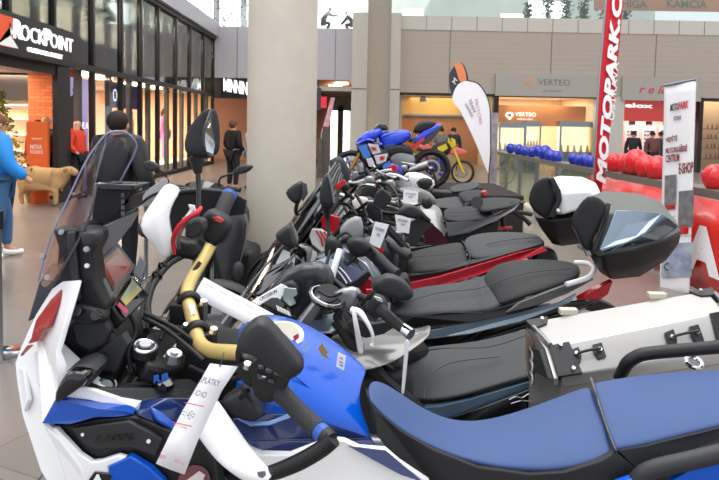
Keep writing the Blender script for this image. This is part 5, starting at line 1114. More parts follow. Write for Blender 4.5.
# ============================================================ THIRD MOTORCYCLE (grey blue top case)
b3 = thing('motorcycle', 'third motorcycle with blue grey top case and long dark two tone seat', 'motorcycle', (.5, 3.05, 0))
chassis(b3, -.78, .9, 3.05, (-.28, .98))
seat('rider_seat', b3, [
 [(392, 296, 3.18), (389, 302, 3.1), (388, 310, 3.02), (390, 316, 2.98)],
 [(412, 285, 3.2), (410, 292, 3.1), (410, 306, 2.95), (414, 316, 2.9)],
 [(440, 282, 3.2), (440, 289, 3.1), (442, 303, 2.94), (446, 312, 2.88)],
 [(475, 277, 3.2), (475, 285, 3.1), (478, 302, 2.93), (482, 312, 2.87)],
 [(496, 266, 3.2), (500, 276, 3.08), (506, 296, 2.93), (510, 306, 2.87)]], SEATG)
seat('pillion_seat', b3, [
 [(478, 273, 3.2), (484, 280, 3.1), (492, 294, 2.96), (498, 305, 2.88)],
 [(500, 258, 3.22), (504, 266, 3.08), (512, 286, 2.93), (516, 299, 2.87)],
 [(530, 256, 3.22), (534, 264, 3.08), (540, 280, 2.94), (544, 290, 2.88)],
 [(562, 257, 3.2), (566, 264, 3.1), (570, 275, 2.96), (572, 282, 2.92)],
 [(578, 262, 3.16), (580, 267, 3.1), (581, 272, 3.02), (581, 275, 3.0)]], SEATK)
pl('seat_side', [(388, 312, 3.0), (414, 316, 2.9), (446, 312, 2.88), (482, 312, 2.87), (510, 305, 2.86), (545, 291, 2.87), (574, 281, 2.9), (570, 292, 2.88), (520, 312, 2.86), (470, 322, 2.86), (420, 330, 2.88), (396, 328, 2.95)], SEATK, b3, .04)
BG = mat('blue_grey_gloss', '6f8292', .2, .35, coat=.6)
pl('tail_panel', [(412, 334, 2.88), (440, 328, 2.87), (480, 320, 2.86), (520, 312, 2.86), (560, 302, 2.86), (577, 293, 2.87), (570, 302, 2.86), (520, 322, 2.85), (470, 334, 2.85), (420, 342, 2.87)], BG, b3, .03)
pl('tail_dark_panel', [(414, 340, 2.87), (470, 333, 2.85), (520, 321, 2.85), (572, 302, 2.86), (600, 300, 2.88), (580, 312, 2.86), (520, 330, 2.85), (470, 350, 2.85), (430, 356, 2.86)], BLG, b3, .03)
pl('rear_silver_fin', [(507, 312, 2.84), (520, 302, 2.84), (562, 286, 2.85), (590, 275, 2.9), (594, 279, 2.9), (566, 294, 2.85), (528, 307, 2.84)], mat('fin_grey', '6c6c6c', .3, .4), b3, .02)
tubep('grab_handle', [(575, 262, 3.05), (588, 263, 3.0), (594, 268, 2.95), (588, 277, 2.9), (566, 284, 2.86)], .012, WPL, b3)
pl('red_tail', [(578, 299, 2.95), (600, 287, 2.93), (613, 281, 2.95), (608, 294, 2.95), (596, 302, 2.95), (586, 303, 2.95)], RED, b3, .03)
pl('number_plate_holder', [(590, 298, 3.0), (604, 302, 3.0), (618, 308, 3.0), (616, 312, 3.0), (592, 311, 3.0), (580, 308, 3.0)], BLK, b3, .1)
# top case
TC = [[(594, 193, 3.25), (588, 200, 3.1), (580, 218, 2.95), (574, 232, 2.88)], [(612, 189, 3.28), (608, 194, 3.1), (604, 208, 2.90), (600, 228, 2.80)]]
def shell(name, rings, m, root, sub=2, **k): return M().loft([[V(p) for p in r] for r in rings]).build(name, m, root, bevel=.014, bseg=3, **k)
tc = shell('top_case_lid', [
 [(590, 196, 3.22), (581, 205, 3.02), (573, 218, 2.84), (576, 233, 2.82), (590, 252, 2.82), (592, 240, 3.22)],
 [(604, 190, 3.26), (598, 197, 3.02), (596, 212, 2.80), (594, 240, 2.76), (600, 256, 2.76), (606, 240, 3.26)],
 [(640, 193, 3.28), (638, 199, 3.02), (636, 212, 2.80), (632, 238, 2.74), (634, 250, 2.74), (640, 236, 3.28)],
 [(660, 200, 3.26), (664, 207, 3.02), (666, 216, 2.84), (664, 232, 2.78), (666, 240, 2.78), (668, 226, 3.26)],
 [(672, 216, 3.2), (676, 220, 3.02), (679, 225, 2.9), (680, 230, 2.86), (680, 233, 2.86), (678, 226, 3.2)]], mat('case_top_grey', '53554f', .4), b3, 1)
shell('top_case_base', [
 [(588, 244, 3.18), (584, 250, 3.0), (589, 253, 2.83), (594, 262, 2.85), (600, 272, 2.9), (600, 266, 3.18)],
 [(606, 240, 3.24), (600, 254, 3.0), (602, 255, 2.76), (606, 270, 2.80), (612, 279, 2.88), (614, 272, 3.2)],
 [(640, 236, 3.26), (636, 244, 3.0), (636, 249, 2.74), (638, 266, 2.80), (640, 276, 2.88), (642, 268, 3.2)],
 [(668, 228, 3.22), (668, 236, 3.0), (669, 238, 2.79), (668, 254, 2.82), (666, 260, 2.9), (668, 252, 3.18)],
 [(678, 226, 3.16), (679, 230, 3.0), (681, 232, 2.86), (679, 242, 2.88), (676, 247, 2.92), (676, 240, 3.12)]], BLK, b3, 1)
pl('case_gloss_panel', [(616, 210, 2.765), (640, 210, 2.765), (662, 213, 2.79), (668, 216, 2.82), (640, 238, 2.72), (602, 251, 2.735), (600, 249, 2.735)], mat('case_blue_silver', '8495a5', .12, .5, coat=.8), tc, .012)
pl('case_dark_gloss', [(640, 236, 2.715), (668, 217, 2.80), (679, 226, 2.85), (680, 231, 2.85), (660, 240, 2.74), (604, 254, 2.73), (612, 250, 2.72)], mat('case_dark_blue', '2b3844', .12, .3, coat=.8), tc, .012)
puff('back_rest', [(577, 232), (572, 220), (580, 205), (589, 196), (600, 198), (606, 208), (600, 228), (590, 250), (584, 246)], SEATK, tc, 2.78, .03, .04, nrm=(-.5, -.6, .2), pw=.2, sm=2)
pl('lid_rim', [(606, 202, 2.79), (610, 203, 2.78), (606, 222, 2.745), (596, 250, 2.735), (592, 250, 2.74)], BLK, tc, .012)
pl('case_latch', [(573, 226), (577, 224), (588, 246), (592, 255), (587, 256)], STL, b3, .015, 2.80, .002)
# front of the third motorcycle
puff('tank_body', [(306, 262), (326, 250), (345, 244), (372, 262), (384, 280), (380, 300), (350, 296), (320, 300), (298, 296), (290, 280)], mat('slate_paint', '4d5a68', .25, .3, coat=.5), b3, 3.02, .12, .15, pw=.4)
pl('tank_edge_light', [(310, 262, 2.9), (326, 257, 2.9), (340, 261, 2.9), (330, 268, 2.88), (314, 268, 2.88)], mat('ice_blue', 'a9bccb', .2, coat=.5), b3, .008)
pl('tank_blue_facet', [(337, 268, 2.88), (344, 262, 2.88), (366, 272, 2.88), (360, 280, 2.87), (350, 284, 2.87)], mat('violet_grey', '6f7392', .2, .3, coat=.6), b3, .008)
for k in range(2): tubep('white_pinstripe', [(335+k*4, 268-k*1.5, 2.87), (341+k*4, 274-k*1.5, 2.865), (347+k*4, 283-k*2, 2.86)], .0035, WHT, b3, 6)
pl('black_side_spar', [(340, 290, 2.86), (356, 280, 2.86), (368, 271, 2.86), (372, 274, 2.86), (356, 292, 2.86), (344, 297, 2.86)], BLK, b3, .02)
pl('red_flank', [(354, 292, 2.9), (366, 277, 2.9), (374, 281, 2.9), (384, 292, 2.9), (372, 297, 2.9), (360, 298, 2.9)], RED, b3, .03)
grid('front_cowl', [[(244, 300, 3.05), (256, 304, 2.9), (270, 312, 2.82)], [(262, 272, 3.1), (272, 282, 2.92), (288, 292, 2.84)], [(286, 248, 3.15), (296, 258, 2.95), (310, 268, 2.88)], [(305, 240, 3.2), (312, 246, 3.0), (322, 254, 2.95)]], BLG, b3, .01, 2)
grid('windscreen', [[(242, 298, 3.3), (240, 292, 3.15), (246, 300, 2.95)], [(254, 270, 3.3), (258, 268, 3.15), (272, 278, 2.92)], [(276, 240, 3.3), (274, 236, 3.15), (290, 256, 2.95)], [(296, 215, 3.3), (290, 220, 3.2), (304, 238, 3.0)]], BLG, b3, .005, 2)
pl('white_decal', [(276, 262), (283, 249), (290, 252), (290, 257), (282, 262), (278, 266)], WHT, b3, .004, 2.86, 0)
pl('white_decal', [(291, 266), (293, 256), (295, 257), (294, 266)], WHT, b3, .004, 2.84, 0)
for k, c in enumerate(([(246, 300), (262, 283), (280, 268), (295, 254)], [(252, 303), (268, 290), (284, 277), (293, 262)], [(243, 297), (256, 277), (272, 258), (288, 240)])):
    tubep('screen_edge', [(x, y, 2.83+.01*k) for x, y in c], .005, mat('edge_silver', '6f7476', .25, .5), b3, 8)
m3 = puff('mirror_housing', [(276, 233), (283, 227), (290, 223), (293, 228), (295, 237), (297, 244), (292, 248), (282, 242), (278, 238)], mat('mirror_shell', '222326', .4), b3, 2.86, .05, .04, sm=2, pw=.2)
tubep('mirror_stalk', [(292, 240, 2.88), (298, 246, 2.95), (306, 252, 3.0)], .008, BLK, b3)
tubep('handlebar', [(335, 248, 3.15), (345, 240, 3.08), (358, 238, 3.0), (370, 246, 2.92), (380, 256, 2.86)], .013, BLK, b3)
tubep('grip', [(379, 256, 2.86), (390, 267, 2.8), (398, 273, 2.76)], [.02, .019, .02], GRIP, b3, 14)
tubep('grip', [(332, 276, 2.84), (336, 262, 2.86), (340, 250, 2.9)], [.016, .015, .017], WPL, b3, 14)
tubep('lever', [(331, 280, 2.83), (336, 282, 2.82), (341, 285, 2.82)], .008, WPL, b3, 10)
puff('switch_box', [(346, 242), (354, 236), (366, 240), (372, 248), (364, 256), (352, 254)], BLK, b3, 2.92, .04, .05, pw=.3)
puff('controls', [(326, 238), (334, 236), (342, 244), (344, 254), (334, 262), (325, 256)], BLK, b3, 2.98, .04, .05, pw=.3)
puff('instrument_cowl', [(340, 228), (350, 218), (361, 217), (363, 234), (352, 240), (342, 238)], mat('cowl_grey', '8a8c8e', .4), b3, 3.12, .03, .06, pw=.3)
tubep('lever', [(358, 258, 2.88), (366, 264, 2.84), (372, 274, 2.82), (374, 280, 2.82)], .006, STL, b3, 8)
for c in ([(326, 262, 2.9), (322, 274, 2.88), (318, 288, 2.86), (322, 298, 2.84)], [(330, 250, 2.92), (326, 268, 2.86), (328, 284, 2.84)], [(356, 240, 2.95), (346, 232, 3.0), (334, 240, 3.0)], [(360, 250, 2.9), (350, 262, 2.9), (340, 262, 2.92)]): tubep('cable', c, .007, CAB, b3, 8)
# ============================================================ FOURTH MOTORCYCLE (white top case, red)
b4 = thing('motorcycle', 'fourth motorcycle with white lidded top case and red stripe under the seat', 'motorcycle', (.4, 3.85, 0))
chassis(b4, -.85, .85, 3.85, (-.35, 1.0))
seat('rider_seat', b4, [
 [(402, 254, 3.98), (399, 260, 3.9), (399, 268, 3.8), (402, 274, 3.75)], [(418, 247, 4.0), (416, 252, 3.9), (417, 264, 3.74), (420, 272, 3.68)], [(440, 243, 4.0), (440, 249, 3.88), (443, 262, 3.72), (446, 270, 3.66)], [(462, 238, 4.0), (464, 246, 3.88), (468, 260, 3.72), (472, 268, 3.66)]], SEATK)
seat('pillion_seat', b4, [
 [(460, 236, 4.0), (464, 242, 3.9), (468, 252, 3.76), (472, 258, 3.7)], [(480, 230, 4.02), (484, 236, 3.9), (490, 250, 3.73), (494, 258, 3.67)], [(510, 229, 4.02), (512, 235, 3.9), (518, 246, 3.74), (522, 252, 3.68)], [(538, 232, 4.0), (542, 236, 3.9), (546, 242, 3.8), (549, 246, 3.75)]], SEATG)
pl('red_tail', [(402, 284, 3.68), (440, 276, 3.65), (480, 264, 3.65), (520, 252, 3.66), (543, 246, 3.7), (548, 250, 3.7), (520, 260, 3.66), (480, 274, 3.65), (440, 286, 3.65), (410, 294, 3.67)], mat('coral_red', 'c93040', .25, coat=.5), b4, .04)
pl('dark_tail', [(405, 276, 3.70), (440, 271, 3.67), (480, 261, 3.67), (543, 243, 3.7), (540, 250, 3.7), (480, 272, 3.69), (404, 292, 3.70)], BLK, b4, .04)
shell('top_case_base', [
 [(536, 200, 4.0), (532, 210, 3.85), (534, 216, 3.7), (543, 232, 3.74), (552, 244, 3.8), (556, 236, 4.0)], [(548, 196, 4.02), (548, 208, 3.85), (552, 220, 3.64), (558, 238, 3.68), (562, 246, 3.76), (566, 238, 4.0)],
 [(575, 196, 4.02), (576, 206, 3.85), (580, 216, 3.64), (582, 236, 3.68), (584, 243, 3.76), (586, 236, 4.0)], [(598, 196, 4.0), (600, 204, 3.85), (603, 212, 3.7), (602, 224, 3.74), (600, 232, 3.8), (600, 226, 4.0)]], BLK, b4, 1)
wl = shell('top_case_lid', [
 [(548, 178, 4.0), (546, 182, 3.85), (548, 190, 3.68), (552, 214, 3.66), (556, 210, 4.0)], [(560, 175, 4.04), (560, 180, 3.85), (562, 192, 3.62), (564, 214, 3.62), (568, 206, 4.02)],
 [(582, 176, 4.04), (584, 181, 3.85), (588, 190, 3.62), (584, 208, 3.62), (590, 204, 4.02)], [(596, 182, 4.0), (599, 188, 3.85), (602, 196, 3.7), (602, 206, 3.7), (602, 200, 4.0)]], WPL, b4, 1)
puff('back_rest', [(530, 199), (535, 184), (543, 178), (552, 178), (556, 190), (558, 202), (552, 216), (545, 218), (534, 210)], SEATK, wl, 3.66, .04, .05, nrm=(-.5, -.6, .2), pw=.2, sm=2)
pl('lid_rim', [(549, 178), (554, 177), (561, 190), (562, 200), (555, 216), (549, 217), (557, 200), (556, 190)], DGR, wl, .02, 3.615, .003)
bolt((557.5, 210, 3.60), .012, CHR, wl)
puff('tank_body', [(360, 236), (380, 232), (398, 244), (402, 262), (396, 280), (372, 272), (350, 262), (344, 246)], mat('charcoal_gloss', '2a2b2e', .25, coat=.4), b4, 3.75, .08, .12, pw=.4)
pl('red_front_panel', [(320, 218), (330, 214), (340, 217), (339, 224), (336, 232), (328, 231), (322, 226)], RED, b4, .04, 3.7, .006)
pl('white_side_panel', [(312, 228), (322, 229), (332, 236), (330, 248), (322, 252), (312, 244), (309, 236)], WHT, b4, .04, 3.68, .006)
for k in range(3): tubep('red_stripe', [(316+k*4, 230+k*.5, 3.665), (321+k*4, 238+k*.5, 3.665), (323+k*4, 246-k, 3.665)], .006, RED, b4, 6, 3)
pl('tank_blaze', [(379, 246), (384, 250), (378, 258), (374, 254)], RED, b4, .01, 3.6, .002)
grid('windscreen', [[(283, 240, 4.0), (286, 240, 3.8), (296, 248, 3.68)], [(292, 214, 4.0), (300, 212, 3.8), (314, 226, 3.68)], [(318, 186, 4.02), (320, 184, 3.86), (330, 200, 3.74)], [(338, 160, 4.05), (341, 161, 3.95), (343, 170, 3.85)]], SMOKE, b4, .005, 2)
for k in range(6):
    a = k*4.2; tubep('screen_rib', [(286+a, 240+k*1.5, 3.75), (300+a, 214+k*2.6, 3.72), (318+a*.8, 188+k*3.4, 3.75), (336+a*.3, 162+k*2.5, 3.85)], .006+.003*(k % 2), BLG if k % 2 else mat('edge_silver', '6f7476', .25, .5), b4, 8)
grid('front_cowl', [[(290, 244, 3.9), (300, 246, 3.75), (312, 252, 3.68)], [(300, 226, 3.9), (312, 230, 3.75), (322, 240, 3.68)], [(316, 206, 3.92), (326, 212, 3.8), (334, 222, 3.72)]], BLG, b4, .01, 2)
m4 = puff('mirror_housing', [(286, 192), (292, 185), (299, 181), (303, 182), (302, 196), (299, 203), (292, 201)], mat('mirror_shell', '222326', .4), b4, 3.7, .05, .04, sm=2, pw=.2)
pl('mirror_glass', [(303, 182), (306.5, 183), (308, 193), (303, 201), (301, 198)], mat('mirror_violet', '8c8496', .1, .8), m4, .01, 3.66, .001)
tubep('mirror_stalk', [(298, 200, 3.72), (296, 212, 3.74), (304, 218, 3.78)], .012, BLK, b4)
mm = puff('mirror_housing', [(320, 190), (324, 176), (327.5, 173), (331, 182), (334, 200), (332, 207), (324, 206), (320, 202)], mat('mirror_shell', '222326', .4), b4, 3.55, .05, .04, sm=2, pw=.2)
tubep('mirror_rim', [(327.5, 174, 3.5), (331, 184, 3.5), (334, 202, 3.5)], .008, mat('edge_silver', '6f7476', .25, .5), mm, 8)
tubep('mirror_stalk', [(326, 205, 3.55), (328, 220, 3.55), (329, 236, 3.52), (330, 246, 3.5)], [.03, .012, .010, .010], BLK, b4)
tubep('handlebar', [(352, 216, 3.9), (360, 226, 3.84), (372, 232, 3.76), (386, 240, 3.7), (397, 249, 3.64)], .013, BLK, b4)
tubep('grip', [(392, 245, 3.66), (402, 252, 3.6), (410, 256, 3.56)], .021, GRIP, b4, 12)
puff('switch_box', [(368, 226), (380, 224), (388, 232), (384, 240), (372, 240)], BLK, b4, 3.74, .04, .05, pw=.3)
mq = puff('mirror_housing', [(398, 211), (404, 205), (412, 204), (420, 209), (421, 216), (414, 218), (402, 215)], mat('mirror_shell', '222326', .4), b4, 3.62, .04, .03, sm=2, pw=.2)
tubep('mirror_stalk', [(418, 213, 3.62), (424, 217, 3.62), (430, 221, 3.62)], [.03, .018, .012], BLK, b4)
# ============================================================ FIFTH AND SIXTH, SEVENTH
b5 = thing('motorcycle', 'fifth motorcycle with silver and maroon tank and plain black seat', 'motorcycle', (.7, 4.95, 0))
chassis(b5, -.55, .92, 4.95, (-.05, .98))
seat('rider_seat', b5, [[(446, 206, 5.08), (442, 210, 4.98), (442, 215, 4.88), (444, 219, 4.84)], [(458, 205, 5.1), (455, 209, 4.98), (455, 217, 4.84), (458, 222, 4.78)], [(474, 204, 5.1), (474, 208, 4.98), (476, 215, 4.84), (480, 220, 4.78)], [(490, 202, 5.1), (490, 206, 4.98), (492, 212, 4.86), (496, 216, 4.8)]], SEATK)
seat('pillion_seat', b5, [[(474, 198, 5.1), (474, 202, 4.98), (478, 207, 4.86), (482, 212, 4.8)], [(490, 195, 5.1), (491, 199, 4.98), (495, 205, 4.84), (498, 208, 4.78)], [(508, 196, 5.1), (509, 199, 4.98), (512, 203, 4.86), (514, 206, 4.82)], [(520, 197, 5.05), (521, 199, 4.98), (521, 201, 4.9), (521, 202, 4.88)]], SEATK)
M().cyl(pt(477, 202, 4.80), pt(477, 202, 4.72), .045).build('round_pad', SEATG, b5)
grid('fuel_tank', [[(404, 214, 5.1), (402, 220, 4.95), (404, 236, 4.8)], [(416, 204, 5.12), (416, 212, 4.95), (420, 240, 4.76)], [(430, 202, 5.12), (432, 212, 4.93), (438, 236, 4.76)], [(442, 206, 5.08), (444, 222, 4.9), (448, 240, 4.78)]], mat('silver_paint', '7c7a79', .25, .35, coat=.5), b5, .01, 2)
pl('maroon_panel', [(422, 230, 4.74), (432, 223, 4.74), (442, 232, 4.74), (448, 242, 4.75), (440, 246, 4.74), (426, 244, 4.74)], mat('maroon_paint', '4a1f2a', .25, .3, coat=.6), b5, .03)
pl('charcoal_panel', [(410, 222, 4.74), (422, 216, 4.74), (434, 224, 4.74), (424, 232, 4.74), (416, 246, 4.74), (406, 242, 4.74)], DGR, b5, .03)
pl('tail_panel', [(446, 222, 4.8), (478, 221, 4.78), (500, 212, 4.78), (520, 203, 4.84), (514, 210, 4.8), (496, 220, 4.78), (470, 232, 4.78), (448, 236, 4.78)], mat('tail_grey', '55575a', .35, .3), b5, .03)
for pts in ([(502, 212, 4.95), (503, 222, 4.95), (506, 232, 4.95)], [(514, 212, 4.95), (524, 218, 4.95), (530, 224, 4.95)], [(500, 213, 4.95), (520, 212, 4.95), (532, 214, 4.95)]): tubep('plate_bracket', pts, .018, BLK, b5, 8)
tubep('red_reflector_bar', [(498, 228, 4.9), (512, 227, 4.9)], .012, RED, b5, 8, 1)
mp = puff('mirror_housing', [(421, 202), (423, 197), (428, 195.5), (432, 199), (432.5, 205), (428, 208.5), (423, 207)], mat('mirror_shell', '222326', .4), b5, 4.7, .05, .03, sm=2, pw=.4)
tubep('mirror_stalk', [(422, 203, 4.7), (412, 206, 4.72), (400, 208, 4.8)], .010, BLK, b5)
tubep('handlebar', [(372, 204, 5.05), (384, 212, 5.0), (400, 214, 4.9), (414, 216, 4.75), (420, 220, 4.65)], .015, BLK, b5)
mz = pl('mirror_housing', [(372, 206), (376, 192), (382, 187), (392, 196), (392, 200), (384, 208), (378, 210)], mat('mirror_shell', '222326', .4), b5, .04, 4.6, .012)
puff('headlight_cowl', [(358, 200), (370, 196), (380, 206), (384, 222), (372, 230), (360, 224), (354, 212)], BLK, b5, 4.95, .06, .12, pw=.35)
tubep('fork_tube', [(392, 200, 4.9), (404, 203, 4.85), (420, 206, 4.85)], .025, mat('ivory_metal', 'c9c6b8', .3, .3), b5)
b6 = thing('motorcycle', 'sixth motorcycle with black seat and small red tail light', 'motorcycle', (.8, 6.0, 0))
chassis(b6, -.55, .92, 6.0, (-.02, 1.0))
seat('rider_seat', b6, [[(432, 198, 6.15), (431, 200, 6.02), (433, 204, 5.88), (436, 206, 5.82)], [(446, 196, 6.16), (446, 199, 6.02), (449, 206, 5.86), (452, 208, 5.8)], [(460, 194, 6.15), (461, 198, 6.02), (464, 204, 5.88), (468, 206, 5.82)]], SEATG)
seat('pillion_seat', b6, [[(456, 191, 6.15), (457, 194, 6.02), (462, 199, 5.88), (465, 202, 5.82)], [(470, 188, 6.16), (471, 191, 6.02), (476, 196, 5.86), (479, 198, 5.8)], [(482, 188, 6.1), (483, 190, 6.02), (483, 192, 5.94), (483, 194, 5.9)]], SEATK)
pl('tail_light', [(481, 191), (487, 190), (488, 195), (483, 196)], RED, b6, .06, 5.9, .01)
puff('fuel_tank', [(396, 190), (412, 186), (430, 192), (436, 202), (426, 208), (408, 206), (394, 200)], mat('ivory_paint', '6f6e69', .3, coat=.3), b6, 6.0, .1, .14, pw=.4)
tubep('handlebar', [(372, 188, 6.2), (380, 182, 6.1), (392, 186, 5.9), (404, 194, 5.75)], .015, BLK, b6)
puff('headlight_cowl', [(360, 190), (370, 182), (380, 188), (382, 202), (370, 208), (360, 202)], BLK, b6, 6.0, .08, .12, pw=.35)
puff('mirror_housing', [(418, 180), (424, 177), (432, 179), (432, 185), (424, 186), (418, 184)], mat('mirror_shell', '222326', .4), b6, 5.8, .05, .03, sm=2, pw=.4)
b7 = thing('motorcycle', 'seventh motorcycle with white tank, just in front of the raised blue one', 'motorcycle', (.75, 6.95, 0))
chassis(b7, -.45, .95, 6.95, (.05, 1.0))
seat('rider_seat', b7, [[(448, 186, 7.1), (448, 188, 6.98), (450, 190, 6.86), (453, 191, 6.8)], [(460, 182, 7.12), (461, 185, 6.98), (463, 189, 6.84), (466, 190, 6.78)], [(476, 180, 7.1), (478, 182, 6.98), (480, 185, 6.86), (482, 186, 6.82)]], SEATG)
puff('fuel_tank', [(396, 178), (408, 172), (422, 173), (434, 180), (432, 188), (414, 190), (398, 188)], WPL, b7, 6.95, .12, .16, pw=.4)
puff('headlight_cowl', [(372, 180), (382, 172), (392, 176), (394, 190), (382, 194), (373, 190)], BLK, b7, 6.95, .08, .12, pw=.35)
tubep('handlebar', [(380, 172, 7.2), (388, 170, 7.05), (398, 174, 6.85), (408, 180, 6.7)], .016, BLK, b7)
puff('mirror_housing', [(416, 182), (424, 178), (430, 181), (430, 188), (422, 189)], mat('mirror_shell', '222326', .4), b7, 6.7, .06, .03, sm=2, pw=.4)
# clutter of bars, hoses and levers between fourth and seventh
random.seed(11)
for bk, (x0, x1, y0, y1, d, n) in ((b4, (336, 366, 186, 236, 3.9, 10)), (b5, (346, 400, 190, 226, 4.85, 12)), (b6, (352, 400, 176, 206, 5.9, 10)), (b7, (362, 405, 165, 190, 6.8, 8)), (b3, (318, 352, 246, 290, 2.95, 6))):
    for k in range(n):
        x = random.uniform(x0, x1); y = random.uniform(y0, y1); a = random.uniform(-1.2, 1.2); L = random.uniform(6, 14)
        m_ = random.choice([BLK, STL, CAB, CHR, BLK, WPL])
        tubep('hose' if m_ in (BLK, CAB) else 'metal_line', [(x-L*math.cos(a), y-L*math.sin(a), d+.1), (x, y+random.uniform(-4, 4), d), (x+L*math.cos(a), y+L*math.sin(a), d-.05)], .006+d*.0012, m_, bk, 8)
    for k in range(3):
        x = random.uniform(x0, x1); y = random.uniform(y0, y1); r = random.uniform(3, 6)
        puff('control_block', [(x-r, y-r*.7), (x+r*.6, y-r), (x+r, y+r*.4), (x-r*.3, y+r)], random.choice([BLK, DGR, STL]), bk, d-.05, .03, .04, pw=.3)
puff('brake_reservoir', [(352, 200), (358, 196), (368, 198), (366, 208), (356, 210)], mat('fluid_white', 'd9d4d0', .3), b5, 4.75, .03, .03, pw=.3)
pl('red_lever_guard', [(335, 184), (344, 179), (347, 182), (342, 187), (336, 190)], RED, b4, .02, 3.75, .004)
puff('headlamp_shell', [(330, 160), (340, 156), (347, 164), (350, 176), (344, 188), (336, 180), (331, 170)], DGR, b5, 5.2, .05, .08, pw=.35)

# seams on the seats and dark bodywork under them
SM = mat('seat_seam', '404245', .5)
for bk, c in ((b2, [(404, 355, 2.46), (440, 348, 2.36), (490, 346, 2.36), (528, 334, 2.36)]), (b2, [(424, 398, 2.215), (430, 376, 2.28), (452, 362, 2.33), (500, 356, 2.33)]), (b3, [(411, 300, 2.98), (440, 292, 3.02), (478, 288, 3.02), (500, 280, 3.02)]), (b3, [(476, 276, 3.1), (482, 290, 2.96), (480, 306, 2.87)]), (b3, [(500, 280, 2.96), (530, 272, 3.0), (572, 268, 3.02)]),
              (b4, [(399, 260, 3.88), (420, 256, 3.8), (446, 254, 3.78), (468, 250, 3.78)]), (b4, [(462, 240, 3.9), (470, 254, 3.74), (466, 268, 3.67)]), (b4, [(486, 244, 3.8), (512, 239, 3.82), (540, 237, 3.85)]), (b5, [(446, 212, 4.9), (470, 211, 4.88), (492, 207, 4.9), (514, 201, 4.9)])):
    tubep('seat_seam', [(x, y, z-.012) for x, y, z in c], .0024, SM, bk, 6)
pl('under_seat_body', [(436, 232), (470, 230), (500, 220), (498, 232), (470, 244), (448, 250)], BLK, b5, .2, 4.85, .02)
pl('under_seat_body', [(430, 206), (466, 206), (482, 196), (484, 202), (466, 214), (436, 216)], BLK, b6, .2, 5.88, .02)
pl('under_seat_body', [(430, 190), (452, 191), (482, 186), (484, 190), (456, 198), (434, 198)], BLK, b7, .2, 6.85, .02)
pl('rear_fender', [(540, 246), (556, 250), (560, 262), (548, 266), (530, 262)], BLK, b4, .14, 3.8, .02)
pl('tank_pad', [(388, 296), (396, 280), (408, 276), (412, 286), (404, 300), (392, 306)], SEATK, b3, .12, 2.98, .012)
pl('tank_side_pad', [(396, 262), (404, 250), (412, 252), (408, 264), (402, 276), (394, 272)], DGR, b4, .12, 3.72, .012)
grid('screen_wing', [[(246, 299, 2.80), (262, 296, 2.76)], [(262, 276, 2.84), (280, 278, 2.80)], [(280, 254, 2.90), (294, 262, 2.84)]], BLG, b3, .006, 1)
grid('screen_wing', [[(262, 270, 3.66), (276, 262, 3.6)], [(282, 240, 3.66), (296, 238, 3.6)], [(302, 210, 3.68), (314, 214, 3.62)], [(324, 182, 3.72), (332, 188, 3.68)]], BLG, b4, .006, 1)
# paper tags on the bikes behind
def small_tag(q, d, label, s='MOTOPARK'):
    P = [pt(x, y, d) for x, y in q]; t = thing('price_tag', label, 'tag', (sum((p.x for p in P))/4, d, min(p.z for p in P)), None)
    M().plate(P, (0, .002, 0)).build('card', PAPER, t)
    o = Vector((0, -.004, 0))
    def L(u, v): return P[0].lerp(P[1], u).lerp(P[3].lerp(P[2], u), v)+o
    text('lettering', s, L(.15, .34), L(.85, .34), L(.15, .2), mat('blue_grey_ink', '6a6a88', .7), t, ext=.001)
    text('lettering', '2023', L(.35, .55), L(.65, .55), L(.35, .43), mat('blue_grey_ink', '6a6a88', .7), t, ext=.001)
    M().tube([P[0].lerp(P[1], .5), P[0].lerp(P[1], .5)+Vector((0, .1, .06)), P[0].lerp(P[1], .5)+Vector((-.02, .3, .05))], .0015, 5, 1).build('tie', INK, t)
small_tag([(404, 189), (418.5, 191), (417.5, 203), (402.5, 202)], 4.5, 'small white tag highest of the three, beside the round black mirror')
small_tag([(395, 214), (411, 217), (409, 233), (397, 231)], 4.4, 'white tag in the middle of the three, over the charcoal tank')
small_tag([(375, 221), (389, 224), (380, 248), (369, 243)], 3.45, 'white tag lowest of the three, tilted left beside the fourth bar')
# ============================================================ SCOOTER FACING THE CAMERA
sc = thing('motorcycle', 'black motorcycle left of the near column, facing the camera, with two mirrors', 'motorcycle', (-1.15, 5.3, 0))
wheel(sc, (-1.2, 4.95, .3), .3, .055, axis=(1, .1, 0)); wheel(sc, (-1.2, 6.1, .3), .3, .06, axis=(1, .1, 0))
puff('front_shield', [(186, 196), (200, 190), (226, 194), (244, 204), (248, 222), (243, 244), (236, 262), (222, 276), (206, 268), (192, 246), (184, 220)], DGR, sc, 5.1, .1, .3, pw=.3)
puff('side_fairing', [(226, 206), (240, 208), (247, 224), (242, 256), (232, 284), (222, 290), (214, 276), (216, 240)], mat('charcoal_gloss', '2a2b2e', .25, coat=.4), sc, 4.95, .06, .2, pw=.25)
puff('seat', [(196, 200), (220, 192), (240, 200), (240, 214), (200, 214)], SEATK, sc, 5.8, .3, .3, pw=.5)
grid('windscreen', [[(178, 204, 5.1), (200, 206, 4.95), (226, 204, 5.1)], [(180, 190, 5.2), (202, 188, 5.05), (226, 190, 5.2)], [(184, 182, 5.3), (204, 178, 5.2), (224, 182, 5.3)]], SMOKE, sc, .005, 2)
tubep('handlebar', [(168, 190, 5.1), (180, 186, 5.15), (204, 192, 5.2), (226, 188, 5.15), (240, 190, 5.1)], .016, BLK, sc)
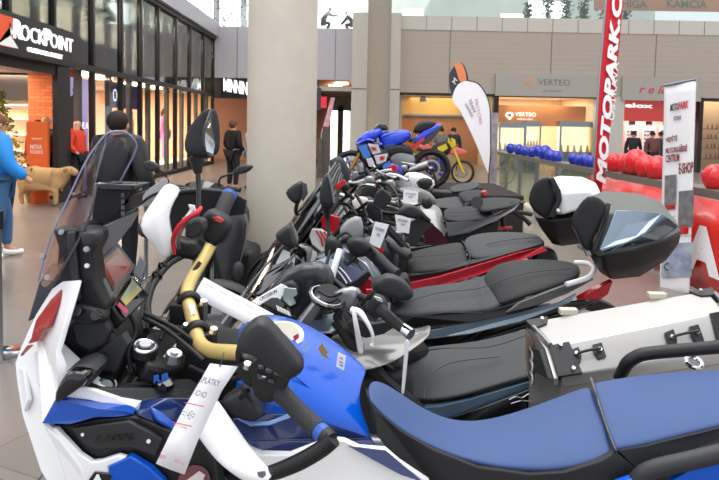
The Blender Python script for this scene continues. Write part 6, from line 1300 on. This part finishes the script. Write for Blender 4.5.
for o, st in (([(143.5, 163), (148, 160), (154, 161), (159.5, 166), (158.5, 170), (150, 171), (145, 168)], [(157, 168, 5.1), (164, 173, 5.12), (169, 182, 5.15)]), ([(234, 170), (240, 165), (251, 164.5), (253, 167), (247, 172), (236, 174)], [(237, 172, 5.1), (229, 174, 5.12), (220, 178, 5.14), (219, 186, 5.15)])):
    puff('mirror_housing', o, mat('mirror_shell', '222326', .4), sc, 5.08, .04, .03, sm=2, pw=.2); tubep('mirror_stalk', st, .009, BLG, sc)
M().box((-1.0, 5.6, .35), (.3, .6, .4)).build('engine_block', DGR, sc, bevel=.05)
tubep('fork_leg', [Vector((-1.28, 4.95, .3)), Vector((-1.24, 5.15, .8))], .03, STL, sc, sm=1); tubep('fork_leg', [Vector((-1.12, 4.95, .3)), Vector((-1.12, 5.15, .8))], .03, STL, sc, sm=1)
M().ell(pt(238, 271, 4.9), (.05, .04, .08)).build('indicator', DGR, sc)
# ============================================================ RAISED BLUE SPORT MOTORCYCLE
D = 10.5
pod = thing('display_podium', 'low black carpeted podium under the blue sport motorcycle', 'podium', (1.0, 10.6, 0))
CARP = mat('black_carpet', '2c2624', .95, bump=.5, bscale=200)
M().bx(-.6, 2.45, 9.6, 11.8, 0, .60).build('podium_block', CARP, pod, bevel=.01)
M().bx(-.62, 2.47, 9.58, 11.82, .50, .53).build('podium_edge', STL, pod, bevel=.004)
r1 = thing('sport_motorcycle', 'blue racing motorcycle on the podium with blue wheel rims', 'motorcycle', (.6, 10.5, .6))
RIM = mat('rim_blue', '2038b4', .3, .2, coat=.4)
fw, rw = pt(351, 176, D), pt(431, 168, D)
fw.z = .6+.303; rw.z = .6+.328
wheel(r1, fw, .30, .045, RIM, wide=1.4); wheel(r1, rw, .325, .055, RIM, wide=1.8)
RB1 = mat('racing_blue', '1c3fd0', .2, coat=.6)
puff('fuel_tank', [(379, 134), (388, 131), (402, 129), (410, 131), (411, 136), (404, 143), (392, 148), (384, 151), (380, 144)], RB1, r1, D, .17, .17, sm=3, pw=.45)
puff('front_fairing', [(356, 142), (362, 134), (372, 129), (382, 127), (382, 134), (374, 140), (366, 144)], RB1, r1, D, .16, .16, sm=2, pw=.4)
puff('windscreen', [(370, 132), (377, 124), (383, 122), (388, 126), (387, 130), (380, 130)], BLG, r1, D, .1, .1, sm=2)
puff('side_fairing', [(356, 144), (370, 140), (382, 146), (392, 152), (390, 164), (380, 172), (366, 168), (360, 156)], BLG, r1, D, .2, .2, sm=2, pw=.3)
for O_, m_ in (([(368, 143), (378, 144), (381, 152), (373, 154)], 'race_white'), ([(358, 146), (366, 144), (371, 156), (364, 158)], 'race_blue_light'), ([(374, 155), (388, 153), (386, 161), (377, 164)], 'race_white'), ([(371, 146), (376, 147), (377, 150), (372, 150)], 'race_red'), ([(366, 158), (372, 157), (376, 167), (369, 166)], 'race_white'), ([(380, 156), (385, 155.5), (384, 159), (380, 160)], 'race_red'), ([(382, 165), (390, 160), (390, 165), (384, 170)], 'race_blue_light')):
    pl('race_panel', O_, mat(m_, {'race_white': 'c9c5ce', 'race_red': 'b8202c', 'race_blue_light': '3c78d0'}[m_], .3, coat=.4), r1, .01, D-(.235 if m_ == 'race_red' else .225), .002)
tubep('fairing_edge', [(356, 144, D-.2), (368, 139, D-.18), (382, 144, D-.2)], .02, RB1, r1, 6)
puff('frame_spar', [(384, 148), (398, 144), (410, 146), (414, 154), (404, 152), (392, 154), (386, 158)], BLK, r1, D-.1, .08, .08, sm=2, pw=.3)
puff('front_brake', [(352, 172), (357, 170), (360, 175), (357, 180), (352, 179)], STL, r1, D-.1, .03, .03, sm=2)
pl('knee_recess', [(384, 145), (392, 143), (398, 146), (390, 152), (384, 152)], NAV, r1, .02, D-.17, .004)
tubep('tank_highlight', [(382, 136, D-.17), (392, 133, D-.16), (404, 132, D-.14)], .012, RB1, r1, 6)
puff('belly_pan', [(372, 164), (392, 160), (410, 168), (404, 178), (380, 180)], RB1, r1, D, .16, .16, sm=2, pw=.3)
puff('engine_block', [(388, 150), (404, 146), (414, 152), (416, 166), (400, 172), (388, 166)], STL, r1, D, .15, .15, sm=2, pw=.3)
seat('rider_seat', r1, [[(408, 137, 10.62), (408, 139, 10.5), (409, 142, 10.4)], [(418, 134, 10.62), (418, 136, 10.5), (420, 140, 10.38)], [(427, 130, 10.6), (428, 131, 10.5), (430, 134, 10.42)]], BLK)
puff('pillion_pad', [(413, 130), (418, 122), (428, 120), (436, 122), (434, 127), (424, 131), (416, 133)], BLK, r1, D, .1, .1, sm=2)
puff('tail_fairing', [(414, 138), (424, 128), (436, 123), (442, 124), (436, 131), (428, 136), (420, 142), (412, 146)], RB1, r1, D, .1, .1, sm=1, pw=.4)
pl('tail_black_tip', [(420, 143), (430, 134), (442, 124), (443, 126), (432, 140), (424, 145)], BLG, r1, .2, 10.38, .02)
pl('tail_red_panel', [(409, 147), (424, 136), (425, 139), (418, 145), (411, 149)], RED, r1, .006, 10.36, 0)
tubep('exhaust', [(404, 172, 10.32), (416, 168, 10.28), (428, 164, 10.26)], [.05, .07, .075], STL, r1, 14)
for s in (-1, 1):
    tubep('fork_leg', [Vector((fw.x, D+s*.11, fw.z)), Vector((fw.x+.28, D+s*.1, 1.42))], .03, mat('fork_gold', 'b98a3a', .3, .6), r1, sm=1)
    tubep('swingarm', [Vector((rw.x, D+s*.13, rw.z)), Vector(((rw.x+fw.x)/2+.15, D+s*.12, 1.02))], .035, STL, r1, sm=1)
    tubep('handlebar', [(374, 137, D), (376, 140, D+s*.35)], .018, BLK, r1, sm=1)
M().tube([Vector((rw.x, D-.25, rw.z)), Vector((rw.x, D+.25, rw.z))], .02, 8, 1).build('stand_axle', BLK, r1)
for s in (-1, 1): M().tube([Vector((rw.x, D+s*.22, rw.z)), Vector((rw.x+.1, D+s*.22, .62)), Vector((rw.x-.2, D+s*.22, .62))], .018, 8, 1).build('paddock_stand', BLK, r1)
pl('red_stand_block', [(388, 166), (396, 164), (398, 171), (392, 176), (386, 172)], RED, r1, .05, 10.2, .01)
# ============================================================ YELLOW DIRT MOTORCYCLE FAR BEHIND
D = 18.5
dm = thing('dirt_motorcycle', 'small yellow and red off-road motorcycle far behind, left of the white flag', 'motorcycle', (pt(463, 160, D).x, D, 0))
fx = pt(463, 160, D).x
wheel(dm, (fx, D, .34), .34, .045, GLD, wire=True, axis=(.35, 1, 0)); wheel(dm, (fx-1.3, D, .33), .33, .05, GLD, wire=True, axis=(.35, 1, 0))
YEL = mat('yellow_plastic', 'd4b92c', .35)
tubep('fork_leg', [Vector((fx, D-.1, .34)), Vector((fx-.3, D-.05, 1.05))], .035, YEL, dm, sm=1); tubep('fork_leg', [Vector((fx, D+.1, .34)), Vector((fx-.3, D+.05, 1.05))], .035, YEL, dm, sm=1)
puff('front_mudguard', [(446, 150), (458, 147), (468, 152), (462, 155), (450, 154)], mat('coral_plastic', 'd2655a', .4), dm, D, .08, .08, sm=2)
puff('tank_shroud', [(432, 146), (444, 140), (452, 146), (446, 156), (434, 156)], BLK, dm, D, .14, .14, sm=2)
seat('seat', dm, [[(415, 146, D+.1), (415, 148, D), (416, 151, D-.1)], [(438, 147, D+.1), (438, 149, D), (439, 152, D-.1)]], BLK)
pl('side_graphic', [(437, 147), (446, 143), (448, 148), (440, 153)], YEL, dm, .01, D-.15, .002)
puff('rear_mudguard', [(418, 146), (426, 143), (432, 148), (424, 150)], mat('coral_plastic', 'd2655a', .4), dm, D, .07, .07)
M().box((fx-.72, D, .55), (.4, .25, .4)).build('engine_block', DGR, dm, bevel=.04)
tubep('handlebar', [(448, 138, D+.3), (451, 140, D), (450, 138, D-.35)], .02, BLK, dm)
puff('number_plate', [(448, 138), (455, 139), (455, 147), (449, 147)], YEL, dm, D-.08, .03, .03)
tag(M().bx(pt(436, 150, 19.5).x, pt(460, 150, 19.5).x, 20.2, 20.7, 0, 1.1).build('display_counter', mat('tan_wall', '9f8462', .7), bevel=.02), 'tan display counter behind the yellow off-road motorcycle', 'counter')
for px, d, l, m_ in ((441, 21.5, 'person in grey top far behind the blue sport motorcycle', '6e6862'), (453, 21.8, 'person in black top far behind, left of the white flag', '222226')):
    person(l, (pt(px, 150, d).x, d, 0), math.radians(170), 1.62, mat('coat_'+m_, m_, .7), mat('dark_trousers', '15161a', .8), HAIR, BLK)
